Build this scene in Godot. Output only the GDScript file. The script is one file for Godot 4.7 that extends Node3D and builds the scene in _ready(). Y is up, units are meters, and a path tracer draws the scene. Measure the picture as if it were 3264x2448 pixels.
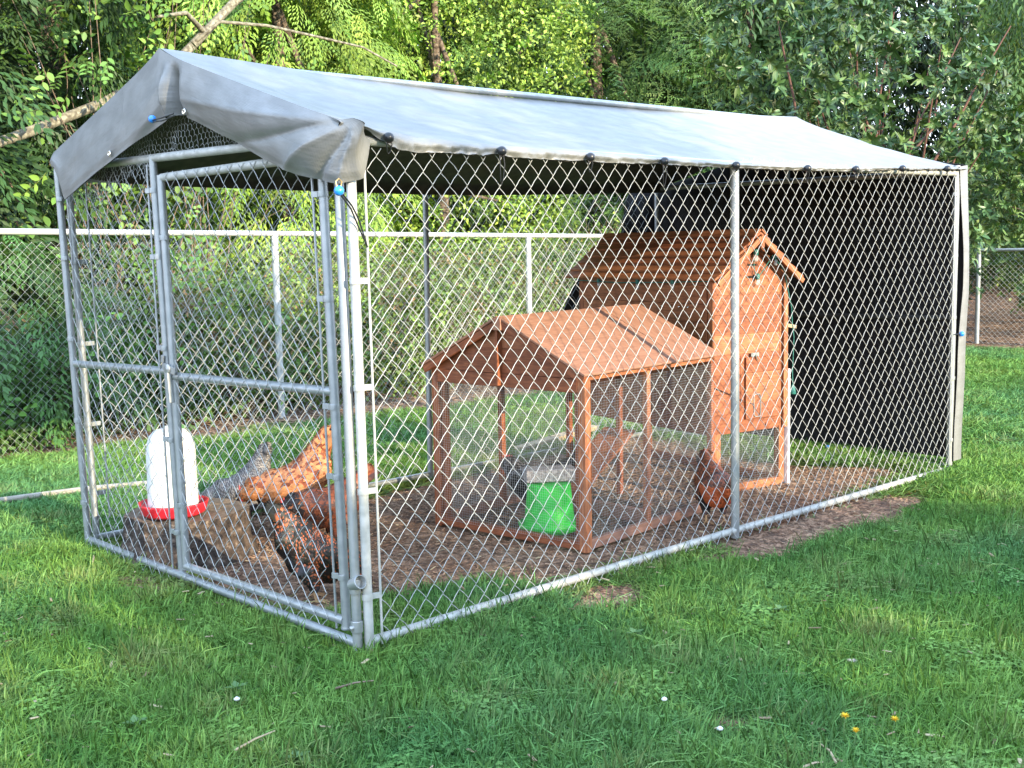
extends Node3D
# A chain-link hen yard under a silver tarp, on a lawn at the edge of a wood. x runs along the long side of the yard, z towards the viewer's right, y up, metres.

const SUN := Vector3(0.0, 0.283, 0.959)    # towards the sun
const SLOPE := 0.295                        # its rise per metre towards +z
var rng := RandomNumberGenerator.new()
var noise := FastNoiseLite.new()
var M := {}
var leaf_meshes := {}


class Build:
	var v := PackedVector3Array()
	var n := PackedVector3Array()
	var t := PackedVector2Array()
	var c := PackedColorArray()
	var i := PackedInt32Array()
	var tint := Color.WHITE
	var tinted := false

	func point(p: Vector3, nn: Vector3, uv := Vector2.ZERO) -> int:
		v.push_back(p)
		n.push_back(nn)
		t.push_back(uv)
		c.push_back(tint)
		return v.size() - 1

	func face(a: int, b: int, d: int) -> void:
		i.push_back(a)
		i.push_back(b)
		i.push_back(d)

	func flat(p: Array, uv: Array = []) -> void:            # a flat convex polygon, corners clockwise seen from its front
		var nn: Vector3 = (p[2] - p[0]).cross(p[1] - p[0]).normalized()
		var first := v.size()
		for k in p.size():
			point(p[k], nn, uv[k] if uv.size() else Vector2(p[k].x, p[k].y))
		for k in range(1, p.size() - 1):
			face(first, first + k, first + k + 1)

	func box(x: Transform3D, s: Vector3, bevel := 0.002) -> void:   # a chamfered box; texture runs along its longest side
		var h := s * 0.5
		var b := minf(bevel, minf(h.x, minf(h.y, h.z)) * 0.45)
		var off := Vector2(fposmod(x.origin.x * 7.31 + x.origin.y * 3.77, 1.0), fposmod(x.origin.z * 5.13 + x.origin.y * 9.1, 1.0))
		var far := 0
		if s.y > s.x and s.y >= s.z:
			far = 1
		elif s.z > s.x and s.z > s.y:
			far = 2
		var ids := {}
		for ax in 3:
			for sg in [-1.0, 1.0]:
				var u := (ax + 1) % 3
				var w := (ax + 2) % 3
				var q := []
				for e in [[-1, -1], [-1, 1], [1, 1], [1, -1]]:
					var p := Vector3.ZERO
					p[ax] = h[ax] * sg
					p[u] = (h[u] - b) * e[0]
					p[w] = (h[w] - b) * e[1]
					var nn := Vector3.ZERO
					nn[ax] = sg
					var along: float = p[far]
					var across: float = p[w] if u == far else p[u]
					if far == ax:
						along = p[u]
						across = p[w]
					var id := point(x * p, (x.basis * nn).normalized(), Vector2(along, across) + off)
					ids["%d%d%d%d" % [ax, int(sg), e[0], e[1]]] = id
					q.push_back(id)
				if sg < 0:
					q.reverse()
				face(q[0], q[1], q[2])
				face(q[0], q[2], q[3])
		for ax in 3:                                               # chamfers along the edges, then the corners
			var u := (ax + 1) % 3
			var w := (ax + 2) % 3
			for su in [-1, 1]:
				for sw in [-1, 1]:
					var a0: int = ids["%d%d%d%d" % [u, su, sw, -1]]
					var a1: int = ids["%d%d%d%d" % [u, su, sw, 1]]
					var b0: int = ids["%d%d%d%d" % [w, sw, -1, su]]
					var b1: int = ids["%d%d%d%d" % [w, sw, 1, su]]
					if su * sw > 0:
						face(a0, b0, b1)
						face(a0, b1, a1)
					else:
						face(a0, b1, b0)
						face(a0, a1, b1)
		for sx in [-1, 1]:
			for sy in [-1, 1]:
				for sz in [-1, 1]:
					var a: int = ids["0%d%d%d" % [sx, sy, sz]]
					var bb: int = ids["1%d%d%d" % [sy, sz, sx]]
					var d: int = ids["2%d%d%d" % [sz, sx, sy]]
					if sx * sy * sz > 0:
						face(a, d, bb)
					else:
						face(a, bb, d)

	func tube(p: PackedVector3Array, r: float, sides := 8, r_end := -1.0, caps := true, v_scale := 1.0) -> void:
		var last := p.size() - 1
		var side := Vector3.ZERO
		var run := 0.0
		var first := v.size()
		for k in p.size():
			var d := (p[mini(k + 1, last)] - p[maxi(k - 1, 0)]).normalized()
			if k == 0:
				side = d.cross(Vector3.UP if absf(d.y) < 0.9 else Vector3.RIGHT).normalized()
			else:
				side = (side - d * side.dot(d)).normalized()
				run += p[k].distance_to(p[k - 1])
			var up := d.cross(side)
			var rr := r if r_end < 0 else lerpf(r, r_end, float(k) / last)
			for j in sides + 1:
				var a := TAU * j / sides
				var nn := side * cos(a) + up * sin(a)
				point(p[k] + nn * rr, nn, Vector2(run * v_scale, float(j) / sides * 0.2))
		for k in last:
			for j in sides:
				var a := first + k * (sides + 1) + j
				face(a, a + sides + 1, a + 1)
				face(a + 1, a + sides + 1, a + sides + 2)
		if caps:
			for e: int in [0, last]:
				var d := (p[1] - p[0]).normalized() * -1.0 if e == 0 else (p[last] - p[last - 1]).normalized()
				var m := point(p[e], d)
				for j in sides:
					var a: int = first + int(e) * (sides + 1) + j
					var x := point(v[a], d)
					var y := point(v[a + 1], d)
					if e == 0:
						face(m, x, y)
					else:
						face(m, y, x)

	func lathe(x: Transform3D, profile: Array, sides := 20, arc := TAU) -> void:      # profile: [radius, height] pairs from the bottom up
		var first := v.size()
		for k in profile.size():
			var a: Array = profile[maxi(k - 1, 0)]
			var b: Array = profile[mini(k + 1, profile.size() - 1)]
			var slope := Vector2(b[1] - a[1], a[0] - b[0]).normalized()
			for j in sides + 1:
				var w := arc * j / sides
				var out := Vector3(cos(w), 0, sin(w))
				point(x * (out * float(profile[k][0]) + Vector3.UP * float(profile[k][1])), (x.basis * (out * slope.x + Vector3.UP * slope.y)).normalized(), Vector2(w * 0.15, profile[k][1]))
		for k in profile.size() - 1:
			for j in sides:
				var a := first + k * (sides + 1) + j
				face(a, a + sides + 1, a + 1)
				face(a + 1, a + sides + 1, a + sides + 2)

	func sheet(nu: int, nv: int, at: Callable, uv_scale := Vector2.ONE, lift := 0.0) -> void:   # a smooth sheet of (nu + 1) x (nv + 1) points, lifted along its normals
		var p := PackedVector3Array()
		for b in nv + 1:
			for a in nu + 1:
				p.push_back(at.call(float(a) / nu, float(b) / nv))
		var first := v.size()
		for b in nv + 1:
			for a in nu + 1:
				var du := p[b * (nu + 1) + mini(a + 1, nu)] - p[b * (nu + 1) + maxi(a - 1, 0)]
				var dv := p[mini(b + 1, nv) * (nu + 1) + a] - p[maxi(b - 1, 0) * (nu + 1) + a]
				var nn := dv.cross(du).normalized()
				point(p[b * (nu + 1) + a] + nn * lift, nn, Vector2(float(a) / nu, float(b) / nv) * uv_scale)
		for b in nv:
			for a in nu:
				var k := first + b * (nu + 1) + a
				face(k, k + 1, k + nu + 1)
				face(k + 1, k + nu + 2, k + nu + 1)

	func mesh() -> ArrayMesh:
		var m := ArrayMesh.new()
		if i.is_empty():
			return m
		for k in range(0, i.size(), 3):                            # front faces follow the normals
			var p0 := v[i[k]]
			if (v[i[k + 2]] - p0).cross(v[i[k + 1]] - p0).dot(n[i[k]] + n[i[k + 1]] + n[i[k + 2]]) < 0.0:
				var swap := i[k + 1]
				i[k + 1] = i[k + 2]
				i[k + 2] = swap
		var a := []
		a.resize(Mesh.ARRAY_MAX)
		a[Mesh.ARRAY_VERTEX] = v
		a[Mesh.ARRAY_NORMAL] = n
		a[Mesh.ARRAY_TEX_UV] = t
		if tinted:
			a[Mesh.ARRAY_COLOR] = c
		a[Mesh.ARRAY_INDEX] = i
		m.add_surface_from_arrays(Mesh.PRIMITIVE_TRIANGLES, a)
		return m


func thing(called: String, label: String, category: String, at := Vector3.ZERO, turn := 0.0, group := "") -> Node3D:
	var o := Node3D.new()
	o.name = called
	add_child(o, true)
	o.position = at
	o.rotation.y = turn
	tag(o, label, category, group)
	return o


func tag(o: Node, label: String, category: String, group := "") -> void:
	o.set_meta("label", label)
	o.set_meta("category", category)
	if group:
		o.set_meta("group", group)


func part(called: String, b: Build, m: Material, parent: Node = self) -> MeshInstance3D:
	return put(called, b.mesh(), m, parent)


func put(called: String, mesh: Mesh, m: Material, parent: Node = self, x := Transform3D()) -> MeshInstance3D:
	var o := MeshInstance3D.new()
	o.name = called
	o.mesh = mesh
	o.material_override = m
	o.transform = x
	parent.add_child(o, true)
	return o


func many(called: String, mesh: Mesh, m: Material, where: Array, tints: Array, parent: Node = self) -> MultiMeshInstance3D:
	var mm := MultiMesh.new()
	mm.transform_format = MultiMesh.TRANSFORM_3D
	mm.use_colors = tints.size() > 0
	mm.mesh = mesh
	mm.instance_count = where.size()
	for k in where.size():
		mm.set_instance_transform(k, where[k])
		if tints.size():
			mm.set_instance_color(k, tints[k])
	var o := MultiMeshInstance3D.new()
	o.name = called
	o.multimesh = mm
	o.material_override = m
	o.set_meta("kind", "stuff")
	parent.add_child(o, true)
	return o


func at(p: Vector3, b := Basis()) -> Transform3D:
	return Transform3D(b, p)


func pv(a: Array) -> PackedVector3Array:
	return PackedVector3Array(a)


func jit(s: float) -> Vector3:
	return Vector3(rng.randf_range(-s, s), rng.randf_range(-s, s), rng.randf_range(-s, s))


func along(keys: Array, x: float) -> float:           # piecewise linear
	if x <= keys[0][0]:
		return keys[0][1]
	for k in range(1, keys.size()):
		if x <= keys[k][0]:
			return lerpf(keys[k - 1][1], keys[k][1], (x - keys[k - 1][0]) / (keys[k][0] - keys[k - 1][0]))
	return keys[-1][1]


func frame_of(d: Vector3, up := Vector3.UP) -> Basis:   # x axis along d
	var x := d.normalized()
	var z := x.cross(up if absf(x.dot(up)) < 0.97 else Vector3.RIGHT).normalized()
	return Basis(x, z.cross(x), z)


func beam(b: Build, p: Vector3, q: Vector3, w: float, h: float, up := Vector3.UP, bevel := 0.002) -> void:
	b.box(Transform3D(frame_of(q - p, up), (p + q) * 0.5), Vector3(p.distance_to(q), h, w), bevel)


func lin(r: float, g: float, b: float) -> Color:        # a real-world base colour as the sRGB value that materials take
	return Color(r, g, b).linear_to_srgb()


func noise_texture(seed_: int, frequency: float, stops: Array, colors: Array, size := 512, octaves := 5, kind := FastNoiseLite.TYPE_SIMPLEX_SMOOTH, bump := 0.0) -> NoiseTexture2D:
	var f := FastNoiseLite.new()
	f.seed = seed_
	f.noise_type = kind
	f.frequency = frequency
	f.fractal_octaves = octaves
	var tx := NoiseTexture2D.new()
	tx.width = size
	tx.height = size
	tx.seamless = true
	tx.noise = f
	if bump > 0.0:
		tx.as_normal_map = true
		tx.bump_strength = bump
	elif colors.size():
		var g := Gradient.new()
		g.offsets = PackedFloat32Array(stops)
		g.colors = PackedColorArray(colors)
		tx.color_ramp = g
	return tx


func std(color: Color, rough: float, metal := 0.0) -> StandardMaterial3D:
	var m := StandardMaterial3D.new()
	m.albedo_color = color
	m.roughness = rough
	m.metallic = metal
	return m


func tri(m: StandardMaterial3D, scale: float, world := false) -> StandardMaterial3D:
	m.uv1_triplanar = true
	m.uv1_world_triplanar = world
	m.uv1_scale = Vector3.ONE * scale
	return m


func wood_texture(seed_: int, dark: Color, light: Color) -> ImageTexture:    # grain along u, seamless both ways
	var f := FastNoiseLite.new()
	f.seed = seed_
	f.frequency = 1.0
	f.fractal_octaves = 3
	var s := 256
	var im := Image.create(s, s, false, Image.FORMAT_RGB8)
	for y in s:
		for x in s:
			var bx := float(x) / s
			var g0 := f.get_noise_2d(x * 0.012, y * 0.16)
			var g1 := f.get_noise_2d((x - s) * 0.012, y * 0.16)
			var g := lerpf(g0, g1, bx * bx)
			var fine := f.get_noise_2d(x * 0.05 + 300.0, y * 0.9)
			var wear := f.get_noise_2d(x * 0.03 + 90.0, y * 0.03 + 40.0)
			im.set_pixel(x, y, dark.lerp(light, clampf(0.5 + g * 0.7 + fine * 0.25 + wear * 0.35, 0, 1)))
	return ImageTexture.create_from_image(im)


func tarp_relief() -> ImageTexture:              # fold lines from the packet, and the weave
	var f := FastNoiseLite.new()
	f.seed = 61
	f.frequency = 0.02
	var s := 384
	var im := Image.create(s, s, false, Image.FORMAT_RGB8)
	for y in s:
		for x in s:
			var dx := absf(fposmod(x + 8.0 * f.get_noise_2d(0.0, y * 0.4), s) - s * 0.5)
			var dy := absf(y - s * 0.42)
			var fold := 0.55 * exp(-dx / 4.0) - 0.45 * exp(-dy / 3.5)
			var weave := 0.05 * (sin(x * TAU / 6.0) + sin(y * TAU / 6.0))
			var v := clampf(0.5 + fold * (0.5 + 0.5 * f.get_noise_2d(x * 1.5, y * 1.5)) + weave + 0.22 * f.get_noise_2d(x * 0.8 + 90.0, y * 2.5), 0, 1)
			im.set_pixel(x, y, Color(v, v, v))
	return ImageTexture.create_from_image(im)


func materials() -> void:
	var galv := std(Color.WHITE, 0.42, 0.55)
	galv.albedo_texture = noise_texture(3, 0.02, [0.2, 0.5, 0.8], [lin(0.29, 0.315, 0.31), lin(0.335, 0.355, 0.35), lin(0.38, 0.395, 0.388)], 256)
	galv.roughness_texture = noise_texture(4, 0.03, [0.0, 1.0], [Color(0.75, 0.75, 0.75), Color(1.3, 1.3, 1.3)], 256)
	M.galv = tri(galv, 2.5)
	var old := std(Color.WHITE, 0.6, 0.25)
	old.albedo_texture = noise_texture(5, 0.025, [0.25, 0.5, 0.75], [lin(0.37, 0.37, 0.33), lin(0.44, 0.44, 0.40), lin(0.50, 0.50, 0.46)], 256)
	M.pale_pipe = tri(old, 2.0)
	M.wire = std(lin(0.43, 0.44, 0.42), 0.45, 0.3)
	M.shaded_wire = std(lin(0.03, 0.029, 0.026), 0.8, 0.1)  # rear panel metal, its shade darkened into the base colour
	M.bright_pipe = std(lin(0.52, 0.53, 0.51), 0.4, 0.25)
	M.green_stem = std(lin(0.09, 0.17, 0.045), 0.7)
	M.fine_wire = std(lin(0.42, 0.44, 0.44), 0.45, 0.5)
	M.fence_wire = std(lin(0.42, 0.44, 0.42), 0.5, 0.3)
	var tarp := std(Color.WHITE, 0.42, 0.25)
	tarp.albedo_texture = noise_texture(8, 0.006, [0.2, 0.5, 0.8], [lin(0.205, 0.205, 0.192), lin(0.226, 0.226, 0.213), lin(0.25, 0.25, 0.236)], 512, 6)
	tarp.metallic_specular = 0.4
	tarp.heightmap_enabled = true
	tarp.heightmap_texture = tarp_relief()
	tarp.heightmap_scale = 0.18
	tarp.normal_enabled = true
	tarp.normal_texture = noise_texture(9, 0.01, [], [], 512, 6, FastNoiseLite.TYPE_SIMPLEX_SMOOTH, 5.0)
	tarp.normal_scale = 0.10
	tarp.backlight_enabled = true
	tarp.backlight = Color(0.05, 0.05, 0.045)
	M.tarp = tarp
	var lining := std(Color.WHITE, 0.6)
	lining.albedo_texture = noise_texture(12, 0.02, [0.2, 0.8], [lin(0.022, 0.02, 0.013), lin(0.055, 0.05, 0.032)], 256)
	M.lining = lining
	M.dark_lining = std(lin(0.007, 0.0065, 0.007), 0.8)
	for k in 4:
		var w := std([Color(1, 1, 1), Color(0.94, 0.9, 0.9), Color(1.06, 1.08, 1.1), Color(0.9, 0.84, 0.8)][k], 0.62)
		w.albedo_texture = wood_texture(20 + k, lin(0.18, 0.056, 0.020), lin(0.40, 0.150, 0.060))
		w.uv1_scale = Vector3(1.6, 1.6, 1)
		M["wood%d" % k] = w
	var faded := std(Color.WHITE, 0.7)
	faded.albedo_texture = wood_texture(31, lin(0.25, 0.118, 0.072), lin(0.35, 0.185, 0.122))
	faded.uv1_scale = Vector3(1.2, 1.2, 1)
	M.faded = faded
	var pale := std(Color.WHITE, 0.75)
	pale.albedo_texture = wood_texture(33, lin(0.30, 0.22, 0.13), lin(0.55, 0.43, 0.28))
	M.pale_wood = pale
	var grey := std(Color.WHITE, 0.9)
	grey.albedo_texture = wood_texture(34, lin(0.2, 0.18, 0.14), lin(0.4, 0.37, 0.3))
	M.grey_wood = grey
	M.white_paint = std(lin(0.7, 0.7, 0.68), 0.6)
	M.black = std(lin(0.012, 0.013, 0.015), 0.35)
	M.dark_hole = std(lin(0.006, 0.005, 0.004), 0.9)
	M.blue = std(lin(0.01, 0.22, 0.72), 0.18)
	M.blue.clearcoat_enabled = true
	M.brass = std(lin(0.55, 0.38, 0.16), 0.35, 0.8)
	M.teal = std(lin(0.03, 0.17, 0.14), 0.5)
	M.screw = std(lin(0.7, 0.68, 0.6), 0.25, 0.9)
	M.white_plastic = std(lin(0.62, 0.62, 0.58), 0.45)
	M.white_plastic.subsurf_scatter_enabled = true
	M.white_plastic.subsurf_scatter_strength = 0.15
	M.red_plastic = std(lin(0.55, 0.018, 0.03), 0.4)
	var green := std(Color.WHITE, 0.45)
	green.albedo_texture = noise_texture(40, 0.02, [0.3, 0.7], [lin(0.02, 0.36, 0.035), lin(0.035, 0.52, 0.05)], 256)
	M.green_plastic = tri(green, 2.0)
	var block := std(Color.WHITE, 0.95)
	block.albedo_texture = noise_texture(41, 0.05, [0.3, 0.7], [lin(0.2, 0.18, 0.17), lin(0.36, 0.33, 0.31)], 256)
	M.concrete = tri(block, 4.0)
	var bark := std(Color.WHITE, 0.95)
	bark.albedo_texture = noise_texture(42, 0.02, [0.25, 0.5, 0.8], [lin(0.045, 0.03, 0.02), lin(0.11, 0.08, 0.055), lin(0.24, 0.19, 0.14)], 256)
	bark.heightmap_enabled = true
	bark.heightmap_texture = noise_texture(43, 0.03, [], [], 256)
	bark.heightmap_scale = 1.5
	M.bark = tri(bark, 3.0)
	var stump := std(Color.WHITE, 0.95)
	stump.albedo_texture = noise_texture(44, 0.025, [0.2, 0.45, 0.7, 0.85], [lin(0.018, 0.013, 0.01), lin(0.045, 0.031, 0.022), lin(0.09, 0.062, 0.044), lin(0.24, 0.19, 0.145)], 256)
	stump.heightmap_enabled = true
	stump.heightmap_texture = noise_texture(45, 0.05, [], [], 256)
	stump.heightmap_scale = 1.2
	M.stump = tri(stump, 3.0)
	var top := std(Color.WHITE, 0.95)
	top.albedo_texture = noise_texture(46, 0.03, [0.25, 0.75], [lin(0.09, 0.064, 0.042), lin(0.18, 0.13, 0.085)], 256)
	M.stump_top = tri(top, 3.0)
	var mossy := std(Color.WHITE, 0.95)
	mossy.albedo_texture = noise_texture(47, 0.03, [0.25, 0.5, 0.75], [lin(0.08, 0.066, 0.047), lin(0.15, 0.135, 0.09), lin(0.30, 0.28, 0.21)], 256)
	M.mossy = tri(mossy, 2.5)
	M.twig = tri(std(Color.WHITE, 0.9), 4.0)
	M.twig.albedo_texture = noise_texture(48, 0.03, [0.3, 0.7], [lin(0.09, 0.058, 0.038), lin(0.22, 0.165, 0.115)], 128)
	M.red_stem = std(lin(0.10, 0.045, 0.03), 0.85)
	var soil := std(Color.WHITE, 1.0)
	soil.vertex_color_use_as_albedo = true
	soil.albedo_texture = noise_texture(50, 0.035, [0.2, 0.5, 0.8], [Color(0.52, 0.5, 0.48), Color(0.8, 0.78, 0.76), Color(1, 1, 1)], 512, 6)
	soil.heightmap_enabled = true
	soil.heightmap_texture = noise_texture(51, 0.06, [], [], 512, 6)
	soil.heightmap_scale = 3.0
	M.soil = tri(soil, 0.8, true)
	var g := std(Color.WHITE, 0.7)
	g.vertex_color_use_as_albedo = true
	g.backlight_enabled = true
	g.backlight = Color(0.45, 0.5, 0.25)
	g.metallic_specular = 0.2
	M.grass = g
	var lf := std(Color.WHITE, 0.5)
	lf.vertex_color_use_as_albedo = true
	lf.backlight_enabled = true
	lf.backlight = Color(0.5, 0.6, 0.2)
	lf.metallic_specular = 0.4
	M.leaf = lf
	var gl := std(Color.WHITE, 0.42)
	gl.vertex_color_use_as_albedo = true
	gl.backlight_enabled = true
	gl.backlight = Color(0.2, 0.25, 0.08)
	M.glossy_leaf = gl
	var chip := std(Color.WHITE, 0.95)
	chip.vertex_color_use_as_albedo = true
	M.chip = chip
	var feather := std(Color.WHITE, 0.55)
	feather.vertex_color_use_as_albedo = true
	M.feather = feather
	M.comb = std(lin(0.42, 0.03, 0.03), 0.5)
	M.shank = std(lin(0.45, 0.27, 0.13), 0.6)
	M.beak = std(lin(0.3, 0.2, 0.09), 0.5)
	M.eye = std(lin(0.02, 0.01, 0.005), 0.15)
	var glass := std(Color(0.9, 0.95, 0.95, 0.25), 0.08)
	glass.transparency = BaseMaterial3D.TRANSPARENCY_ALPHA
	M.bulb_glass = glass
	M.yellow = std(lin(0.75, 0.5, 0.02), 0.7)
	M.petal = std(lin(0.6, 0.6, 0.58), 0.7)


func _ready() -> void:
	rng.seed = 4711
	noise.seed = 77
	noise.frequency = 1.0
	noise.fractal_octaves = 3
	var cam := Camera3D.new()
	cam.name = "camera"
	add_child(cam)
	cam.position = Vector3(-2.516, 1.438, 3.370)
	cam.rotation_degrees = Vector3(-6.57, -44.09, -1.08)
	cam.fov = 35.54
	cam.near = 0.05
	cam.far = 400.0
	var env := Environment.new()
	env.background_mode = Environment.BG_SKY
	var sky := ProceduralSkyMaterial.new()
	sky.sky_top_color = Color(0.66, 0.76, 0.90)
	sky.sky_horizon_color = Color(0.93, 0.96, 1.0)
	sky.sky_curve = 0.18
	sky.sky_energy_multiplier = 1.35
	sky.ground_bottom_color = Color(0.12, 0.16, 0.08)
	sky.ground_horizon_color = Color(0.3, 0.34, 0.25)
	env.sky = Sky.new()
	env.sky.sky_material = sky
	env.tonemap_mode = Environment.TONE_MAPPER_LINEAR
	env.tonemap_exposure = 2.7
	env.sdfgi_enabled = true
	env.ssao_enabled = true
	env.ssil_enabled = true
	var we := WorldEnvironment.new()
	we.name = "world"
	we.environment = env
	add_child(we)
	var sun := DirectionalLight3D.new()
	sun.name = "sun"
	sun.light_energy = 1.4
	sun.light_color = Color(1.0, 0.93, 0.8)
	sun.light_angular_distance = 0.5
	sun.shadow_enabled = true
	add_child(sun)
	sun.look_at_from_position(SUN * 40.0, Vector3.ZERO)

	materials()
	ground()
	yard_frame()
	tarp_roof()
	bungees()
	hen_house()
	covered_run()
	yard_things()
	hens()
	back_fence()
	side_fence()
	woods()
	shade_trees()
	lawn()
	small_things()


func dirt_at(x: float, z: float) -> float:           # 1 on the scratched earth, 0 on the lawn
	var w := noise.get_noise_2d(x * 1.7 + 11.0, z * 1.7) * 0.5 + noise.get_noise_2d(x * 5.0, z * 5.0 + 7.0) * 0.25
	var inside := minf(minf(x - 0.02, 4.35 - x), minf(0.0 - z, z + 2.35)) + w * 0.22
	var d := smoothstep(-0.1, 0.12, inside)
	if x > -0.1 and x < 0.95 and z > -0.5:              # grass left standing in the two corners
		d = minf(d, smoothstep(0.30, 0.46, Vector2((x - 0.38) * 0.55, z + 0.1).length() + w * 0.1))
	if x > 3.6:
		d = minf(d, smoothstep(0.42, 0.6, Vector2((x - 4.55) * 0.9, (z + 1.05) * 0.75).length() + w * 0.12))
	var strip := Vector2((x - 2.75) / 1.15, (z - 0.16) / 0.22).length()
	d = maxf(d, smoothstep(1.25, 0.8, strip + w * 0.8))
	d = maxf(d, smoothstep(1.2, 0.7, Vector2((x - 1.12) / 0.3, (z - 0.2) / 0.17).length() + w * 0.9))
	d = maxf(d, smoothstep(1.2, 0.6, Vector2((x - 0.35) / 0.09, (z - 1.33) / 0.09).length() + w * 0.9))
	d = maxf(d, 0.8 * smoothstep(1.2, 0.6, Vector2((x + 0.13) / 0.12, (z + 1.45) / 0.3).length() + w * 0.9))
	d = maxf(d, smoothstep(0.2, -0.35, z + 4.85 + w * 0.6 + (0.35 if x < 2.0 else 0.0)) * (1.0 if x < 12.0 else 0.0))   # leaf litter under the fence
	d = maxf(d, smoothstep(-0.4, 0.5, x - 12.75 - (z + 3.2) * 0.4 + w))
	return clampf(d, 0.0, 1.0)


func height_at(x: float, z: float) -> float:
	var h := noise.get_noise_2d(x * 0.5, z * 0.5) * 0.018 - 0.012
	if x > 0.0 and x < 4.6 and z > -2.4 and z < 0.3:
		h += 0.03 * smoothstep(2.2, 3.2, x) * smoothstep(0.3, -0.25, z) + 0.008 * noise.get_noise_2d(x * 7.0, z * 7.0)
	var back := maxf(0.0, -z - 6.0)
	h += minf(back * 0.16, 2.5) + maxf(0.0, x - 15.0) * 0.02
	return h


func ground() -> void:
	var b := Build.new()
	b.tinted = true
	var xs := []
	var zs := []
	var x := -40.0
	while x < 70.0:
		xs.push_back(x)
		x += 0.06 if x > -1.0 and x < 5.2 else (0.3 if x > -5.0 and x < 16.0 else 3.0)
	var z := -50.0
	while z < 42.0:
		zs.push_back(z)
		z += 0.06 if z > -3.0 and z < 0.7 else (0.3 if z > -9.0 and z < 5.0 else 3.0)
	for zz in zs:
		for xx in xs:
			var d := dirt_at(xx, zz)
			var k: float = noise.get_noise_2d(xx * 2.3, zz * 2.3)
			var earth := Color(0.28, 0.155, 0.09).lerp(Color(0.44, 0.285, 0.18), clampf(0.5 + k, 0, 1))
			b.tint = Color(0.05, 0.055, 0.022).lerp(earth, d)
			b.point(Vector3(xx, height_at(xx, zz), zz), Vector3.UP)
	var w := xs.size()
	for r in zs.size() - 1:
		for q in w - 1:
			var a := r * w + q
			b.face(a, a + 1, a + w)
			b.face(a + 1, a + w + 1, a + w)
	for r in range(1, zs.size() - 1):
		for q in range(1, w - 1):
			var a := r * w + q
			b.n[a] = (b.v[a + w] - b.v[a - w]).cross(b.v[a + 1] - b.v[a - 1]).normalized()
	var o := part("ground", b, M.soil)
	o.set_meta("kind", "structure")
	o.set_meta("label", "scratched brown earth and lawn soil of the garden")


# ---------------------------------------------------------------- the chain-link yard

func wire_mesh(h: float, r: float, knuckle := true) -> ArrayMesh:      # one zigzag wire standing from 0 to h
	var key := "wire%.3f%.4f" % [h, r]
	if leaf_meshes.has(key):
		return leaf_meshes[key]
	var a := 0.042 if knuckle else 0.036
	var p := []
	var k := 0
	var y := 0.0
	while y <= h + 0.001:
		var right := k % 2 == 1
		var x := a if right else 0.0
		var s := 1.0 if right else -1.0
		if knuckle:
			p.push_back(Vector3(x - s * 0.0035, y - 0.006, -0.0022))
			p.push_back(Vector3(x + s * 0.0015, y, 0.0))
			p.push_back(Vector3(x - s * 0.0035, y + 0.006, 0.0022))
			p.push_back(Vector3(a * 0.5, y + 0.0475 * 0.5 + 0.0026, 0.0))
		else:
			p.push_back(Vector3(x + s * 0.001, y, 0.0))
		k += 1
		y += 0.0475 if knuckle else 0.036
	var b := Build.new()
	b.tube(pv(p), r, 4 if knuckle else 3, -1.0, false)
	leaf_meshes[key] = b.mesh()
	return leaf_meshes[key]


func fabric(parent: Node, p: Vector3, dir: Vector3, width: float, h: float, r := 0.00156, m: Material = null, knuckle := true, called := "wire_mesh") -> void:   # chain link hung in the plane through p along dir
	var a := 0.042 if knuckle else 0.036
	var n := int(width / a)
	var d := dir.normalized()
	var out := d.cross(Vector3.UP)
	var where := []
	for k in n:
		var flip := k % 2 == 1
		var bx := d * (-1.0 if flip else 1.0)
		where.push_back(Transform3D(Basis(bx, Vector3.UP, out), p + d * (a * (k + (1 if flip else 0)))))
	many(called, wire_mesh(h, r, knuckle), m if m else M.wire, where, [], parent)


func pipe(called: String, p: Vector3, q: Vector3, m: Material, parent: Node, r := 0.0175) -> MeshInstance3D:
	var b := Build.new()
	b.tube(pv([p, q]), r, 14)
	return part(called, b, m, parent)


func band(parent: Node, p: Vector3, d: Vector3, m: Material, reach := 0.045, r := 0.0205, h := 0.022) -> void:   # a tension band round a post, its two tongues held by a bolt
	var b := Build.new()
	b.lathe(at(p - Vector3.UP * h * 0.5), [[r - 0.001, 0.0], [r, 0.001], [r, h - 0.001], [r - 0.001, h]], 16)
	beam(b, p + d * (r - 0.004), p + d * (reach + 0.006), 0.007, h)
	part("tension_band", b, m, parent)


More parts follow.
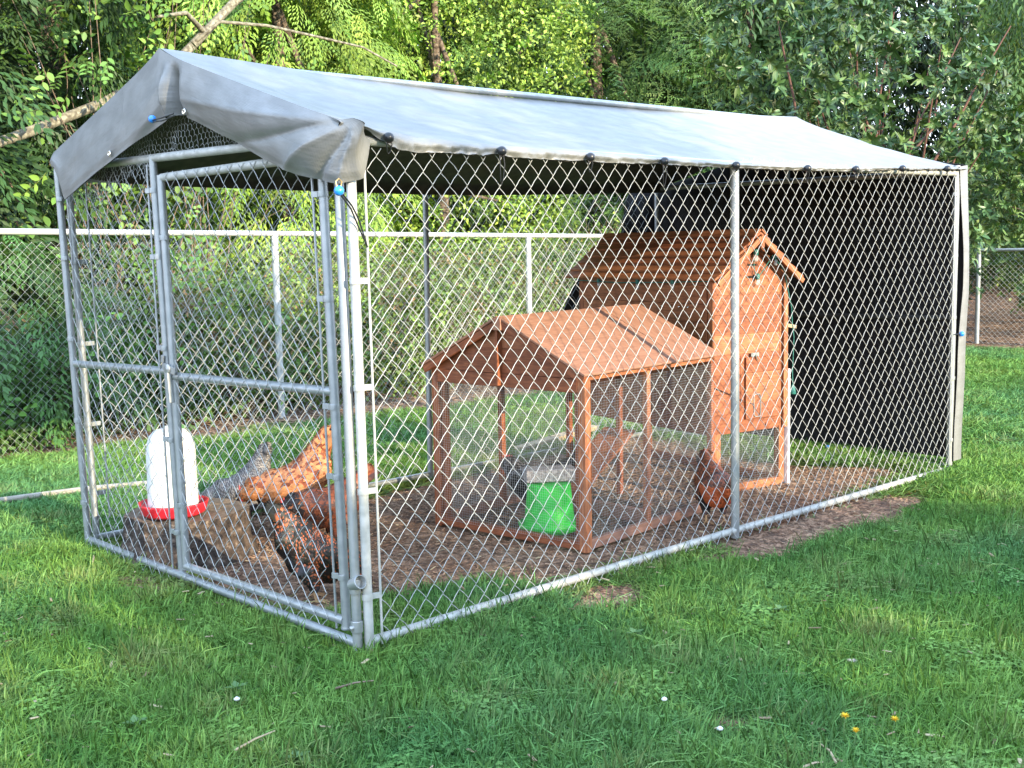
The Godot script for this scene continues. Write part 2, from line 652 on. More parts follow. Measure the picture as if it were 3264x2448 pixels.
func yard_frame() -> void:
	var y := thing("dog_kennel", "galvanised chain-link yard of pipe panels under the silver tarp", "chicken run")
	var lo := 0.032
	var hi := 1.825
	var fr := Vector3(0.003, 0, 0.002)
	var fl := [Vector3(0.017, -0.02, -2.285), Vector3(-0.021, 1.862, -2.301)]
	# the right-hand side: two panels
	pipe("corner_post", Vector3(0.008, -0.03, 0.003), Vector3(-0.003, 1.835, -0.001), M.pale_pipe, y)
	pipe("post", Vector3(2.25, 0.0, -0.001), Vector3(2.245, 1.815, -0.006), M.galv, y, 0.021)
	pipe("corner_post", Vector3(4.497, 0.01, 0.0), Vector3(4.502, 1.868, 0.005), M.galv, y, 0.02)
	pipe("bottom_rail", Vector3(0.02, lo + 0.003, 0.002), Vector3(2.25, 0.037, 0), M.pale_pipe, y)
	pipe("bottom_rail", Vector3(2.25, 0.037, 0), Vector3(4.50, 0.02, 0), M.pale_pipe, y)
	pipe("top_rail", Vector3(0.0, 1.81, 0.0), Vector3(2.245, 1.80, -0.006), M.pale_pipe, y)
	pipe("top_rail", Vector3(2.245, 1.80, -0.006), Vector3(4.50, 1.822, 0.004), M.pale_pipe, y)
	fabric(y, Vector3(0.052, 0.0, 0.021), Vector3(1, 0, 0), 2.2, 1.8)
	fabric(y, Vector3(2.26, 0.0, 0.021), Vector3(1, 0, 0), 2.21, 1.82)
	pipe("tension_bar", Vector3(0.053, 0.02, 0.02), Vector3(0.042, 1.82, 0.018), M.pale_pipe, y, 0.0045)
	pipe("tension_bar", Vector3(4.452, 0.02, 0.02), Vector3(4.456, 1.80, 0.02), M.galv, y, 0.0045)
	for h in [0.201, 0.584, 0.954, 1.327, 1.696]:
		band(y, Vector3(0.007 - h * 0.006, h, 0.002), Vector3(0.93, 0, 0.33).normalized(), M.pale_pipe)
		band(y, Vector3(4.498, h, 0.002), Vector3(-0.93, 0, 0.33).normalized(), M.galv, 0.045, 0.023)
	for k in 9:                                                    # wire ties along the rails
		var b := Build.new()
		var tx := 0.35 + k * 0.5
		b.lathe(Transform3D(Basis(Vector3.FORWARD, PI * 0.5), Vector3(tx, 0.034, 0.004)), [[0.0205, -0.002], [0.022, 0.0], [0.0205, 0.002]], 12)
		part("tie", b, M.wire, y)
	# the front: a fixed panel and the post that the gate hangs on
	pipe("corner_post", fl[0], fl[1], M.galv, y)
	pipe("gate_post", Vector3(-0.03, -0.02, -0.016), Vector3(-0.006, 1.82, -0.066), M.galv, y)
	pipe("latch_post", Vector3(0.014, 0.0, -1.348), Vector3(-0.015, 1.835, -1.368), M.galv, y)
	pipe("bottom_rail", Vector3(0.016, lo, -2.285), Vector3(-0.028, lo, -0.02), M.galv, y)
	pipe("top_rail", Vector3(-0.02, 1.842, -2.3), Vector3(-0.002, 1.825, 0.0), M.pale_pipe, y)
	pipe("middle_rail", Vector3(0.0, 0.909, -2.27), Vector3(0.0, 0.93, -1.36), M.galv, y)
	fabric(y, Vector3(-0.019, -0.005, -2.235), Vector3(0, 0, 1), 0.85, 1.83)
	pipe("tension_bar", Vector3(-0.006, 0.0, -1.395), Vector3(-0.022, 1.81, -1.41), M.galv, y, 0.0045)
	for h in [0.22, 0.63, 1.03, 1.42, 1.70]:
		band(y, Vector3(0.010 - h * 0.015, h, -1.352 - h * 0.01), Vector3(-0.3, 0, -0.95).normalized(), M.galv)
		band(y, Vector3(0.014 - h * 0.02, h, -2.287), Vector3(-0.3, 0, 0.95).normalized(), M.galv)
	# the gate
	var g := Node3D.new()
	g.name = "gate"
	y.add_child(g)
	pipe("stile", Vector3(0.006, 0.065, -1.292), Vector3(-0.004, 1.762, -1.328), M.galv, g)
	pipe("stile", Vector3(0.006, 0.055, -0.128), Vector3(-0.004, 1.775, -0.168), M.galv, g)
	pipe("top_rail", Vector3(0.0, 1.752, -1.325), Vector3(0.0, 1.768, -0.166), M.pale_pipe, g)
	pipe("middle_rail", Vector3(0.0, 0.912, -1.30), Vector3(0.0, 0.93, -0.148), M.galv, g)
	pipe("bottom_rail", Vector3(0.004, 0.078, -1.29), Vector3(0.0, 0.086, -0.13), M.galv, g)
	fabric(g, Vector3(-0.019, 0.035, -1.262), Vector3(0, 0, 1), 1.06, 1.72)
	pipe("tension_bar", Vector3(-0.008, 0.05, -0.172), Vector3(-0.018, 1.76, -0.212), M.galv, g, 0.0045)
	for h in [0.249, 0.619, 0.875, 1.263, 1.633]:
		band(g, Vector3(0.004 - h * 0.005, h, -0.13 - h * 0.022), Vector3(-0.3, 0, -0.95).normalized(), M.galv)
	for h in [0.35, 0.95, 1.5]:
		band(g, Vector3(0.004 - h * 0.005, h, -1.296 - h * 0.02), Vector3(-0.3, 0, 0.95).normalized(), M.galv)
	# hinges, latch, collars
	var b := Build.new()
	b.lathe(Transform3D(Basis(Vector3.RIGHT, deg_to_rad(68)) * Basis(), Vector3(-0.033, 0.245, -0.034)), [[0.021, 0.0], [0.023, 0.004], [0.024, 0.05], [0.026, 0.056], [0.021, 0.056], [0.02, 0.01]], 16)
	b.lathe(at(Vector3(-0.028, 0.215, -0.022)), [[0.02, 0.0], [0.0215, 0.003], [0.0215, 0.05], [0.02, 0.053]], 16)
	part("hinge", b, M.galv, y)
	b = Build.new()
	b.lathe(at(Vector3(-0.03, 0.075, -0.017)), [[0.02, 0.0], [0.022, 0.003], [0.022, 0.04], [0.02, 0.043]], 16)
	b.lathe(at(Vector3(-0.05, 0.095, -0.015), Basis(Vector3.FORWARD, PI * 0.5)), [[0.0, -0.012], [0.008, -0.012], [0.009, 0.0], [0.006, 0.012], [0.0, 0.012]], 8)
	part("collar", b, M.galv, y)
	b = Build.new()
	b.lathe(at(Vector3(0.006, 0.052, -0.129)), [[0.018, 0.0], [0.0215, 0.002], [0.0215, 0.01], [0.019, 0.012], [0.019, 0.04]], 16)
	part("collar", b, M.galv, g)
	b = Build.new()
	beam(b, Vector3(-0.024, 0.955, -1.36), Vector3(-0.026, 0.935, -1.25), 0.006, 0.03)
	b.lathe(at(Vector3(-0.028, 0.945, -1.305), Basis(Vector3.FORWARD, PI * 0.5)), [[0.0, -0.01], [0.02, -0.008], [0.022, 0.0], [0.012, 0.01], [0.0, 0.012]], 14)
	beam(b, Vector3(-0.03, 0.93, -1.30), Vector3(-0.028, 0.80, -1.292), 0.012, 0.02)
	beam(b, Vector3(-0.026, 0.97, -1.355), Vector3(-0.026, 1.0, -1.35), 0.02, 0.008)
	part("latch", b, M.galv, g)
	# the left-hand side and the back
	var lz := -2.30
	pipe("corner_post", Vector3(0.072, 0.0, lz - 0.01), Vector3(0.035, 1.83, lz - 0.012), M.galv, y)
	pipe("post", Vector3(2.25, 0.0, lz), Vector3(2.27, 1.81, lz), M.galv, y)
	pipe("corner_post", Vector3(4.5, 0.0, lz), Vector3(4.5, 1.85, lz), M.galv, y)
	pipe("bottom_rail", Vector3(0.06, 0.03, lz), Vector3(4.5, 0.03, lz), M.galv, y)
	pipe("top_rail", Vector3(0.03, 1.80, lz), Vector3(4.5, 1.84, lz), M.galv, y)
	fabric(y, Vector3(0.13, 0.0, lz - 0.02), Vector3(1, 0, 0), 2.08, 1.8)
	fabric(y, Vector3(2.29, 0.0, lz - 0.02), Vector3(1, 0, 0), 2.16, 1.8)
	pipe("tension_bar", Vector3(0.145, 0.12, lz - 0.01), Vector3(0.12, 1.8, lz - 0.01), M.galv, y, 0.0045)
	for h in [0.25, 0.6, 1.0, 1.4]:
		band(y, Vector3(0.072 - h * 0.02, h, lz - 0.01), Vector3.RIGHT, M.galv, 0.06)
	pipe("bottom_rail", Vector3(4.5, 0.03, lz), Vector3(4.5, 0.03, 0.0), M.pale_pipe, y)
	pipe("middle_rail", Vector3(4.5, 0.93, lz), Vector3(4.5, 0.95, 0.0), M.shaded_wire, y)  # rail coloured near black to stand for the shade there
	pipe("top_rail", Vector3(4.5, 1.84, lz), Vector3(4.5, 1.83, 0.0), M.galv, y)
	fabric(y, Vector3(4.52, 0.0, lz + 0.04), Vector3(0, 0, 1), 2.2, 1.8, 0.0014, M.shaded_wire)  # same galvanised mesh, shade under the tarp painted into its colour
	# the ridge pole that carries the tarp, with its two props
	pipe("ridge_pole", Vector3(0.02, 2.21, -1.15), Vector3(4.46, 2.23, -1.15), M.galv, y, 0.016)
	pipe("ridge_prop", Vector3(4.46, 1.83, -1.15), Vector3(4.46, 2.23, -1.15), M.galv, y, 0.016)
	# hexagonal netting over the open gable
	var net := Build.new()
	var s := 0.016
	var row := 0
	var hy := 1.70
	while hy < 2.2:
		var gz := -2.2 + (s * 0.866 if row % 2 else 0.0)
		while gz < -0.05:
			var low := 1.83 if gz > -1.37 else 1.72 - 0.03 * sin(gz * 9.0)
			if hy > low and hy < 2.19 - absf(gz + 1.15) * 0.33:
				var c := Vector3(-0.022, hy, gz) + Vector3(noise.get_noise_2d(gz * 3.0, hy * 4.0) * 0.03, noise.get_noise_2d(gz * 3.0 + 40.0, hy * 3.0) * 0.02, noise.get_noise_2d(gz * 3.0 + 80.0, hy * 3.0) * 0.02)
				net.tube(pv([c + Vector3(0, s * 0.5, -s * 0.866), c + Vector3(0, s, 0), c + Vector3(0, s * 0.5, s * 0.866), c + Vector3(0, -s * 0.5, s * 0.866)]), 0.0008, 3, -1.0, false)
			gz += s * 1.732
		hy += s * 1.5
		row += 1
	part("hexagonal_netting", net, M.wire, y).set_meta("kind", "stuff")


# ---------------------------------------------------------------- the tarp

const RIDGE := [[-0.1, 2.256], [0.05, 2.252], [0.124, 2.248], [0.67, 2.225], [1.6, 2.199], [2.94, 2.207], [3.9, 2.235], [4.56, 2.262]]
const EAVE := [[-0.1, 1.89], [-0.04, 1.885], [0.27, 1.846], [0.68, 1.836], [1.2, 1.831], [2.2, 1.821], [2.8, 1.826], [3.77, 1.851], [4.56, 1.872]]
const HEM := [[-0.06, 0.02], [0.0, 0.012], [0.045, 0.01], [0.10, 0.045], [0.15, 0.06], [0.39, 0.046], [0.67, 0.042], [1.17, 0.04], [1.65, 0.03], [2.2, 0.022], [2.8, 0.02], [3.26, 0.025], [3.6, 0.014], [4.56, 0.012]]
const BALLS := [0.121, 0.661, 1.16, 1.638, 2.167, 2.777, 3.24, 3.734, 4.266]
const FLAP := [[-2.36, 1.84], [-2.176, 1.835], [-2.1, 1.69], [-1.613, 1.829], [-1.111, 1.968], [-1.05, 1.985], [-0.99, 1.968], [-0.956, 1.963], [-0.662, 1.86], [-0.416, 1.766], [-0.214, 1.701], [-0.018, 1.659], [0.05, 1.675], [0.085, 1.80]]


func crease(x: float, y: float) -> float:
	return noise.get_noise_2d(x, y)


func roof_right(u: float, s: float) -> Vector3:
	var x := -0.07 + u * 4.63
	var yr := along(RIDGE, x)
	var ye := along(EAVE, x)
	var z := lerpf(-1.15, 0.03, s)
	var y := lerpf(yr, ye, s)
	y -= 0.028 * sin(PI * s) * (0.5 + 0.5 * sin(u * 9.0)) * smoothstep(0.0, 0.06, u)
	y += (0.010 * crease(x * 0.9 + s * 1.3, s * 1.1 - x * 0.25) + 0.006 * crease(x * 3.0 + s * 4.5, s * 0.5 + 30.0)) * sin(PI * s) * smoothstep(0.0, 0.05, u)
	y += 0.018 * exp(-absf(s) * 14.0) - 0.018          # rounded ridge
	x -= 0.0 if u > 0.02 else 0.012 * (1.0 - u / 0.02) * sin(PI * s)
	return Vector3(x, y, z)


func hem_fold(u: float, s: float) -> Vector3:        # the strip that hangs over the rail, gathered by the elastic loops
	var x := -0.07 + u * 4.63
	var e := roof_right(u, 1.0)
	var drop := along(HEM, x)
	var pinch := 0.0
	for bx in BALLS:
		pinch = maxf(pinch, exp(-pow((x - bx) / 0.05, 2.0)))
	var wave := crease(x * 13.0, 4.0 + s) * 0.016 + crease(x * 37.0, 9.0) * 0.006
	var out := 0.012 * sin(PI * minf(s * 1.2, 1.0)) + wave * s * (1.0 - pinch * 0.7) * smoothstep(0.0, 0.05, u)
	return Vector3(x, e.y - drop * s * (1.0 - 0.18 * pinch) + 0.004 * crease(x * 20.0, 2.0) * s, e.z + out + 0.006 * s)


func roof_left(u: float, s: float) -> Vector3:
	var x := -0.03 + u * 4.59
	var y := lerpf(along(RIDGE, x), along(EAVE, x) - 0.02 + 0.012, s) - 0.02 * sin(PI * s)
	y += 0.018 * exp(-absf(s) * 14.0) - 0.018
	return Vector3(x, y - (0.035 * smoothstep(0.93, 1.0, s)), lerpf(-1.15, -2.275, minf(s * 1.04, 1.0)))


func front_flap(u: float, s: float) -> Vector3:       # u from the left corner to the right one, s downwards
	var z := lerpf(-2.20, 0.085, u)
	var a := absf(z + 1.15) / 1.18
	var top := lerpf(2.238, 1.872, clampf(a, 0, 1)) + 0.018 * exp(-a * 14.0)
	var low := along(FLAP, z)
	var right := smoothstep(-0.2, 0.085, z)
	var x := -0.075 - 0.05 * sin(PI * minf(s * 0.8 + 0.05, 1.0)) * (0.35 + 0.65 * smoothstep(-1.1, -0.3, z))
	x += 0.030 * sin(z * 6.0 + s * 2.2 + 1.0) * s * smoothstep(-1.0, -0.2, z) + 0.018 * crease(z * 1.1 + s * 0.8, s * 0.5 + 50.0) * s
	var ang := atan2(s * 0.24, 0.06 - z)
	var away := Vector2(s * 0.24, 0.06 - z).length()
	for f in [[0.16, 0.05, -0.05], [0.34, 0.07, 0.09], [0.62, 0.09, -0.10], [0.95, 0.10, 0.12], [1.3, 0.1, -0.10]]:      # folds that fan out from the corner post
		x += f[2] * exp(-absf(ang - f[0]) / f[1]) * minf(away, 0.3) * smoothstep(0.0, 0.25, s)
	x += 0.004 * smoothstep(0.90, 0.93, s)
	x += right * right * (0.10 * s + 0.03)               # turns round the corner post
	var p := exp(-pow((z + 1.02) / 0.028, 2.0))           # the pleat under the ridge
	x += 0.13 * p * smoothstep(0.05, 0.7, s)
	x -= 0.025 * exp(-pow((z + 1.085) / 0.02, 2.0)) * smoothstep(0.1, 0.6, s)
	var y := lerpf(top, low, s)
	z += 0.05 * right * sin(PI * s) + 0.015 * right * sin(s * 7.0)
	return Vector3(x, y, z)


func back_drape(u: float, s: float) -> Vector3:       # hangs down behind the far panel
	var z := lerpf(0.045, -2.40, u)
	var a := clampf(absf(z + 1.15) / 1.18, 0, 1)
	var top := lerpf(2.215, 1.86, a) - 0.045 * sin(PI * a)
	var y := lerpf(top, 0.07, s)
	z = 0.03 if u < 0.04 else z + 0.07 * (1.0 - u)
	var x := 4.60 - 0.112 * smoothstep(0.04, 0.0, u) + 0.035 * sin(PI * s) * (0.6 + 0.4 * sin(z * 5.0)) + 0.06 * exp(-pow((y - 1.3) / 0.35, 2.0)) * exp(-u * 20.0) + 0.02 * crease(z * 2.5, y * 1.2)
	return Vector3(x, y, z)


func side_drape(u: float, s: float) -> Vector3:       # the loose corner pulled round to the left side
	var y := lerpf(1.84, 0.9, s)
	var x0 := along([[0.0, 4.36], [0.42, 4.2], [0.65, 3.75], [1.0, 3.5]], s)
	return Vector3(lerpf(4.585, x0, u), y, -2.40 + 0.035 * sin(u * 5.0 + s * 2.0) + 0.02 * crease(u * 3.0, s * 3.0))


func tarp_roof() -> void:
	var t := thing("tarp", "silver grey tarp pitched over the chain-link yard as its roof", "tarp", Vector3(0, 0, 0))
	var parts := [["roof_sheet", [[roof_right, 220, 24, Vector2(9, 2.4)], [hem_fold, 420, 6, Vector2(9, 0.2)], [roof_left, 120, 14, Vector2(9, 2.4)]]], ["front_flap", [[front_flap, 200, 26, Vector2(4.6, 0.8)]]], ["back_drape", [[back_drape, 60, 30, Vector2(4.6, 4)], [side_drape, 20, 12, Vector2(2, 2)]]]]
	for q in parts:
		var o := Build.new()
		var inner := Build.new()
		for k in q[1]:
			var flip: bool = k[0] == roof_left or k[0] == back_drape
			var side := 1.0
			var f: Callable = k[0]
			o.sheet(k[1], k[2], f, k[3], 0.0)
			var towards := Vector3(0, -1, 0) if q[0] == "roof_sheet" else (Vector3(1, 0, 0) if q[0] == "front_flap" else Vector3(-1, 0, 0))
			var mid: Vector3 = o.n[o.n.size() - int(k[1] * 0.5) - (k[1] + 1) * int(k[2] * 0.5)]
			if k[0] == hem_fold:
				towards = Vector3(0, 0, -1)
			if k[0] == side_drape:
				towards = Vector3(0, 0, 1)
			side = 1.0 if mid.dot(towards) > 0 else -1.0
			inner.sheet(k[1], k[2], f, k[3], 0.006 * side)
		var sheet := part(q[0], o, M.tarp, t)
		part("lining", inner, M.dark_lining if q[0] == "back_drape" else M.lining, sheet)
	for g in [[-0.075, -1.58, 1.865], [-0.115, -0.46, 1.86], [-0.10, -0.95, 1.985]]:      # brass eyelets along the edge
		var b := Build.new()
		var x := front_flap(inverse_lerp(-2.20, 0.085, g[1]), 0.82).x - 0.004
		b.lathe(Transform3D(Basis(Vector3.BACK, PI * 0.5), Vector3(x, g[2], g[1])), [[0.005, 0.0], [0.009, 0.004], [0.013, 0.0]], 12)
		part("eyelet", b, M.screw, t)


func ball(parent: Node, p: Vector3, r: float, m: Material) -> void:
	var s := SphereMesh.new()
	s.radius = r
	s.height = r * 2
	s.radial_segments = 20
	s.rings = 10
	put("ball", s, m, parent, at(p))


func bungees() -> void:
	var nth := ["first", "second", "third", "fourth", "fifth", "sixth", "seventh", "eighth", "ninth"]
	for k in BALLS.size():
		var x: float = BALLS[k]
		var u := (x + 0.07) / 4.63
		var p := hem_fold(u, 0.72)
		var label: String = "black ball bungee holding the tarp hem, %s from the gate corner" % nth[k]
		if k == 4:
			label = "black ball bungee on the tarp hem at the middle post, fifth from the gate"
		var t := thing("ball_bungee", label, "bungee", Vector3(p.x, p.y, p.z + 0.012), 0.0, "black ball bungees along the tarp hem")
		ball(t, Vector3(0, 0, 0.008), 0.019, M.black)
		var long: float = [0.055, 0.125, 0.06, 0.11, 0.03, 0.07, 0.08, 0.08, 0.03][k]
		var b := Build.new()
		b.tube(pv([Vector3(-0.009, -0.01, 0.006), Vector3(-0.012, -long * 0.4, 0.01), Vector3(-0.005, -long * 0.85, 0.004), Vector3(0.002, -long, 0.0), Vector3(0.008, -long * 0.85, 0.004), Vector3(0.012, -long * 0.4, 0.01), Vector3(0.009, -0.01, 0.006)]), 0.0022, 5)
		part("elastic_loop", b, M.black, t)
	var a := thing("ball_bungee", "blue ball bungee under the ridge, closing the pleat in the front flap", "bungee", Vector3(-0.14, 1.968, -1.118))
	ball(a, Vector3.ZERO, 0.016, M.blue)
	var c := Build.new()
	c.tube(pv([Vector3(-0.005, -0.005, 0.01), Vector3(0.0, -0.002, 0.07), Vector3(0.01, 0.008, 0.155)]), 0.003, 6)
	c.tube(pv([Vector3(-0.002, -0.012, 0.01), Vector3(0.006, -0.012, 0.07), Vector3(0.012, 0.0, 0.155)]), 0.003, 6)
	part("elastic_loop", c, M.black, a)
	a = thing("ball_bungee", "blue ball bungee at the front corner, tied below the tarp tip", "bungee", Vector3(-0.095, 1.633, 0.055))
	ball(a, Vector3.ZERO, 0.0175, M.blue)
	c = Build.new()
	c.tube(pv([Vector3(0.01, -0.006, 0.0), Vector3(0.06, -0.05, -0.01), Vector3(0.10, -0.10, -0.025), Vector3(0.135, -0.19, -0.03)]), 0.003, 6)
	c.tube(pv([Vector3(0.006, -0.012, 0.0), Vector3(0.055, -0.06, -0.01), Vector3(0.095, -0.12, -0.025), Vector3(0.135, -0.19, -0.03)]), 0.003, 6)
	part("elastic_loop", c, M.black, a)
	c = Build.new()
	c.tube(pv([Vector3(-0.008, 0.012, 0.0), Vector3(-0.012, 0.03, 0.0), Vector3(0.0, 0.04, 0.0), Vector3(0.012, 0.03, 0.0), Vector3(0.008, 0.012, 0.0)]), 0.003, 6)
	part("hook", c, M.brass, a)
	a = thing("ball_bungee", "blue ball bungee on the far corner post, half way down", "bungee", Vector3(4.545, 0.853, 0.04))
	ball(a, Vector3.ZERO, 0.016, M.blue)
	c = Build.new()
	c.tube(pv([Vector3(-0.01, 0, 0), Vector3(-0.045, 0.0, -0.012), Vector3(-0.07, 0.002, -0.01)]), 0.003, 6)
	part("elastic_loop", c, M.black, a)
	a = thing("ball_bungee", "blue ball bungee low on the back rail behind the hen house", "bungee", Vector3(4.465, 0.066, -0.83))
	ball(a, Vector3.ZERO, 0.016, M.blue)
	c = Build.new()
	c.tube(pv([Vector3(0.01, 0, 0), Vector3(0.03, 0.0, 0.0), Vector3(0.05, -0.01, 0.01)]), 0.003, 6)
	part("elastic_loop", c, M.black, a)


# ---------------------------------------------------------------- the wooden houses

func plank(parent: Node, called: String, p: Vector3, q: Vector3, w: float, h: float, m: Material, up := Vector3.UP, bevel := 0.003) -> MeshInstance3D:
	var b := Build.new()
	beam(b, p, q, w, h, up, bevel)
	return part(called, b, m, parent)


func wood() -> Material:
	return M["wood%d" % rng.randi_range(0, 3)]


func grid_wire(parent: Node, o: Vector3, u: Vector3, v: Vector3, step := 0.0127) -> void:    # welded mesh on the rectangle o, o + u, o + v
	var b := Build.new()
	var r := 0.0005
	var nu := int(u.length() / step)
	var nv := int(v.length() / step)
	var off := u.cross(v).normalized() * 0.001
	for k in nu + 1:
		b.tube(pv([o + u * (float(k) / nu), o + u * (float(k) / nu) + v]), r, 3, -1.0, false)
	for k in nv + 1:
		b.tube(pv([o + off + v * (float(k) / nv), o + off + v * (float(k) / nv) + u]), r, 3, -1.0, false)
	part("welded_mesh", b, M.fine_wire, parent).set_meta("kind", "stuff")


func hen_house() -> void:
	var t := thing("hen_house", "tall orange-stained wooden hen house with lapped plank roof and hatch door", "hen house", Vector3(2.901, 0, -0.614), -0.199)
	var w := 0.56
	var d := 1.256
	var y0 := 0.03
	var hw := 1.247
	var ha := 1.465
	var floor_y := 0.36
	for c in [[0.022, -0.022], [w - 0.022, -0.022], [0.022, -d + 0.022], [w - 0.022, -d + 0.022]]:
		plank(t, "corner_post", Vector3(c[0], y0, c[1]), Vector3(c[0], hw - 0.01, c[1]), 0.044, 0.044, wood(), Vector3.RIGHT)
	var wp := plank(t, "corner_board", Vector3(w + 0.012, y0 - 0.01, 0.0), Vector3(w + 0.012, 0.70, 0.0), 0.05, 0.018, M.white_paint, Vector3.RIGHT)
	wp.set_meta("label", "white painted lower board on the outer corner")
	# the end wall that faces the long fence: boards, gable, vents
	var y := floor_y
	var nb := 0
	while y < hw - 0.001:
		var h := minf(0.112, hw - y)
		plank(t, "wall_board", Vector3(0.006, y + h * 0.5, -0.006), Vector3(w - 0.05, y + h * 0.5, -0.006), 0.02, h - 0.0004, wood(), Vector3.UP, 0.0008)
		y += h
		nb += 1
	while y < ha - 0.02:
		var h := minf(0.085, ha - y)
		var in0 := (y - hw) / (ha - hw) * w * 0.5
		var in1 := minf((y + h - hw) / (ha - hw) * w * 0.5, w * 0.5 - 0.002)
		var b := Build.new()
		for zz in [0.004, -0.016]:
			var q := [Vector3(in0, y, zz), Vector3(in1, y + h - 0.0012, zz), Vector3(w - in1, y + h - 0.0012, zz), Vector3(w - in0, y, zz)]
			if zz < 0:
				q.reverse()
			b.flat(q)
		b.flat([Vector3(in0, y, 0.004), Vector3(w - in0, y, 0.004), Vector3(w - in0, y, -0.016), Vector3(in0, y, -0.016)])
		part("gable_board", b, wood(), t)
		y += h
	plank(t, "corner_trim", Vector3(w - 0.012, floor_y, 0.012), Vector3(w - 0.012, hw - 0.01, 0.012), 0.016, 0.034, M.wood2, Vector3.RIGHT)
	plank(t, "corner_trim", Vector3(0.02, y0, 0.008), Vector3(0.02, floor_y + 0.01, 0.008), 0.02, 0.048, M.wood2, Vector3.RIGHT)
	for k in 3:
		plank(t, "vent_slot", Vector3(0.29 - 0.028 - k * 0.007, 1.375 - k * 0.068, 0.0035), Vector3(0.29 + 0.028 + k * 0.007, 1.375 - k * 0.068, 0.0035), 0.006, 0.012, M.dark_hole)
	# hatch door
	var door := Node3D.new()
	door.name = "door"
	t.add_child(door)
	var dx0 := 0.235
	var dx1 := 0.50
	for k in 4:
		plank(door, "door_board", Vector3(dx0, 0.478 + k * 0.088, 0.011), Vector3(dx1, 0.478 + k * 0.088, 0.011), 0.016, 0.0875, wood(), Vector3.UP, 0.0008)
	plank(door, "hinge", Vector3(0.27, 0.80, 0.021), Vector3(0.33, 0.80, 0.021), 0.006, 0.022, M.galv)
	plank(door, "hook", Vector3(0.30, 0.80, 0.026), Vector3(0.315, 0.765, 0.026), 0.005, 0.006, M.screw)
	for sx in [dx0 - 0.026, dx1 + 0.017]:
		plank(t, "door_gap", Vector3(sx, 0.43, 0.0045), Vector3(sx, 0.80, 0.0045), 0.004, 0.014, M.wood3, Vector3.RIGHT)
	for sx in [[0.16, 0.41], [0.40, 0.39]]:
		plank(t, "peg", Vector3(sx[0], sx[1], 0.004), Vector3(sx[0] + 0.024, sx[1], 0.004), 0.012, 0.022, M.wood3)
	# hanging carabiner and its cord
	var b2 := Build.new()
	b2.tube(pv([Vector3(0.293, 0.56, 0.02), Vector3(0.30, 0.572, 0.022), Vector3(0.335, 0.572, 0.022), Vector3(0.345, 0.56, 0.022), Vector3(0.345, 0.455, 0.022), Vector3(0.338, 0.443, 0.022), Vector3(0.303, 0.443, 0.022), Vector3(0.295, 0.455, 0.022), Vector3(0.293, 0.56, 0.02)]), 0.003, 6)
	part("carabiner", b2, M.galv, t)
	b2 = Build.new()
	b2.tube(pv([Vector3(-0.01, 0.635, 0.01), Vector3(0.12, 0.585, 0.013), Vector3(0.24, 0.53, 0.016), Vector3(0.296, 0.515, 0.02)]), 0.0022, 5)
	part("latch_cord", b2, M.black, t)
	# the long wall above the run: lapped boards
	y = floor_y
	while y < hw - 0.001:
		var h := minf(0.105, hw - y)
		plank(t, "wall_board", Vector3(0.004, y + h * 0.5, -0.05), Vector3(0.004, y + h * 0.5, -d + 0.05), 0.014, h - 0.002, wood(), Vector3.UP, 0.002)
		plank(t, "wall_board", Vector3(w - 0.004, y + h * 0.5, -0.05), Vector3(w - 0.004, y + h * 0.5, -d + 0.05), 0.014, h - 0.002, wood(), Vector3.UP, 0.002)
		y += h
	plank(t, "wall_board", Vector3(0.01, 0.80, -d + 0.006), Vector3(w - 0.01, 0.80, -d + 0.006), 0.014, 0.88, wood())
	plank(t, "house_floor", Vector3(0.02, floor_y, -d * 0.5), Vector3(w - 0.02, floor_y, -d * 0.5), d - 0.08, 0.018, M.wood3)
	for k in 4:
		var s := SphereMesh.new()
		s.radius = 0.008
		s.height = 0.016
		s.radial_segments = 10
		s.rings = 6
		put("knob", s, M.screw, t, at(Vector3(-0.008, 1.075, -0.20 - k * 0.075)))
	# roof: lapped planks on both slopes, ridge boards, barge boards
	var og := 0.085
	var ov := 0.04
	var run := w * 0.5 + ov
	var rise := ha - hw + 0.035
	for sgn in [-1.0, 1.0]:
		var down := Vector3(sgn * run, -rise, 0).normalized()
		var nrm := Vector3(sgn * rise, run, 0).normalized()
		var length := Vector2(run, rise).length()
		for k in 6:
			var c := Vector3(w * 0.5, ha + 0.012, 0) + down * (length * (k + 0.52) / 6.0) + nrm * (0.009 + 0.003)
			var tilt := Basis(Vector3.BACK, sgn * 0.16)
			var z0 := og - 0.002 * (k % 2)
			plank(t, "roof_plank", Vector3(c.x, c.y, z0), Vector3(c.x, c.y, -d - og), length / 6.0 + 0.02, 0.014, wood(), tilt * nrm)
		for zz in [og + 0.008]:
			plank(t, "barge_board", Vector3(w * 0.5, ha - 0.002, zz) + down * 0.01, Vector3(w * 0.5, ha - 0.002, zz) + down * (length + 0.006), 0.016, 0.03, M.wood2, nrm)
		plank(t, "gable_trim", Vector3(w * 0.5 + sgn * 0.012, ha - 0.035, 0.012), Vector3(w * 0.5 + sgn * (w * 0.5 - 0.01), hw - 0.02, 0.012), 0.016, 0.032, M.wood3, nrm)
		plank(t, "ridge_board", Vector3(w * 0.5 + sgn * 0.026, ha + 0.022, og + 0.004), Vector3(w * 0.5 + sgn * 0.026, ha + 0.022, -d - og), 0.056, 0.014, M.wood0, nrm)
	plank(t, "ridge_block", Vector3(w * 0.5, ha - 0.03, og - 0.02), Vector3(w * 0.5, ha - 0.03, og + 0.018), 0.026, 0.07, M.wood2)
	# lower mesh panel and sill
	plank(t, "sill", Vector3(0.04, y0 + 0.012, -0.01), Vector3(w - 0.02, y0 + 0.012, -0.01), 0.03, 0.05, M.wood2)
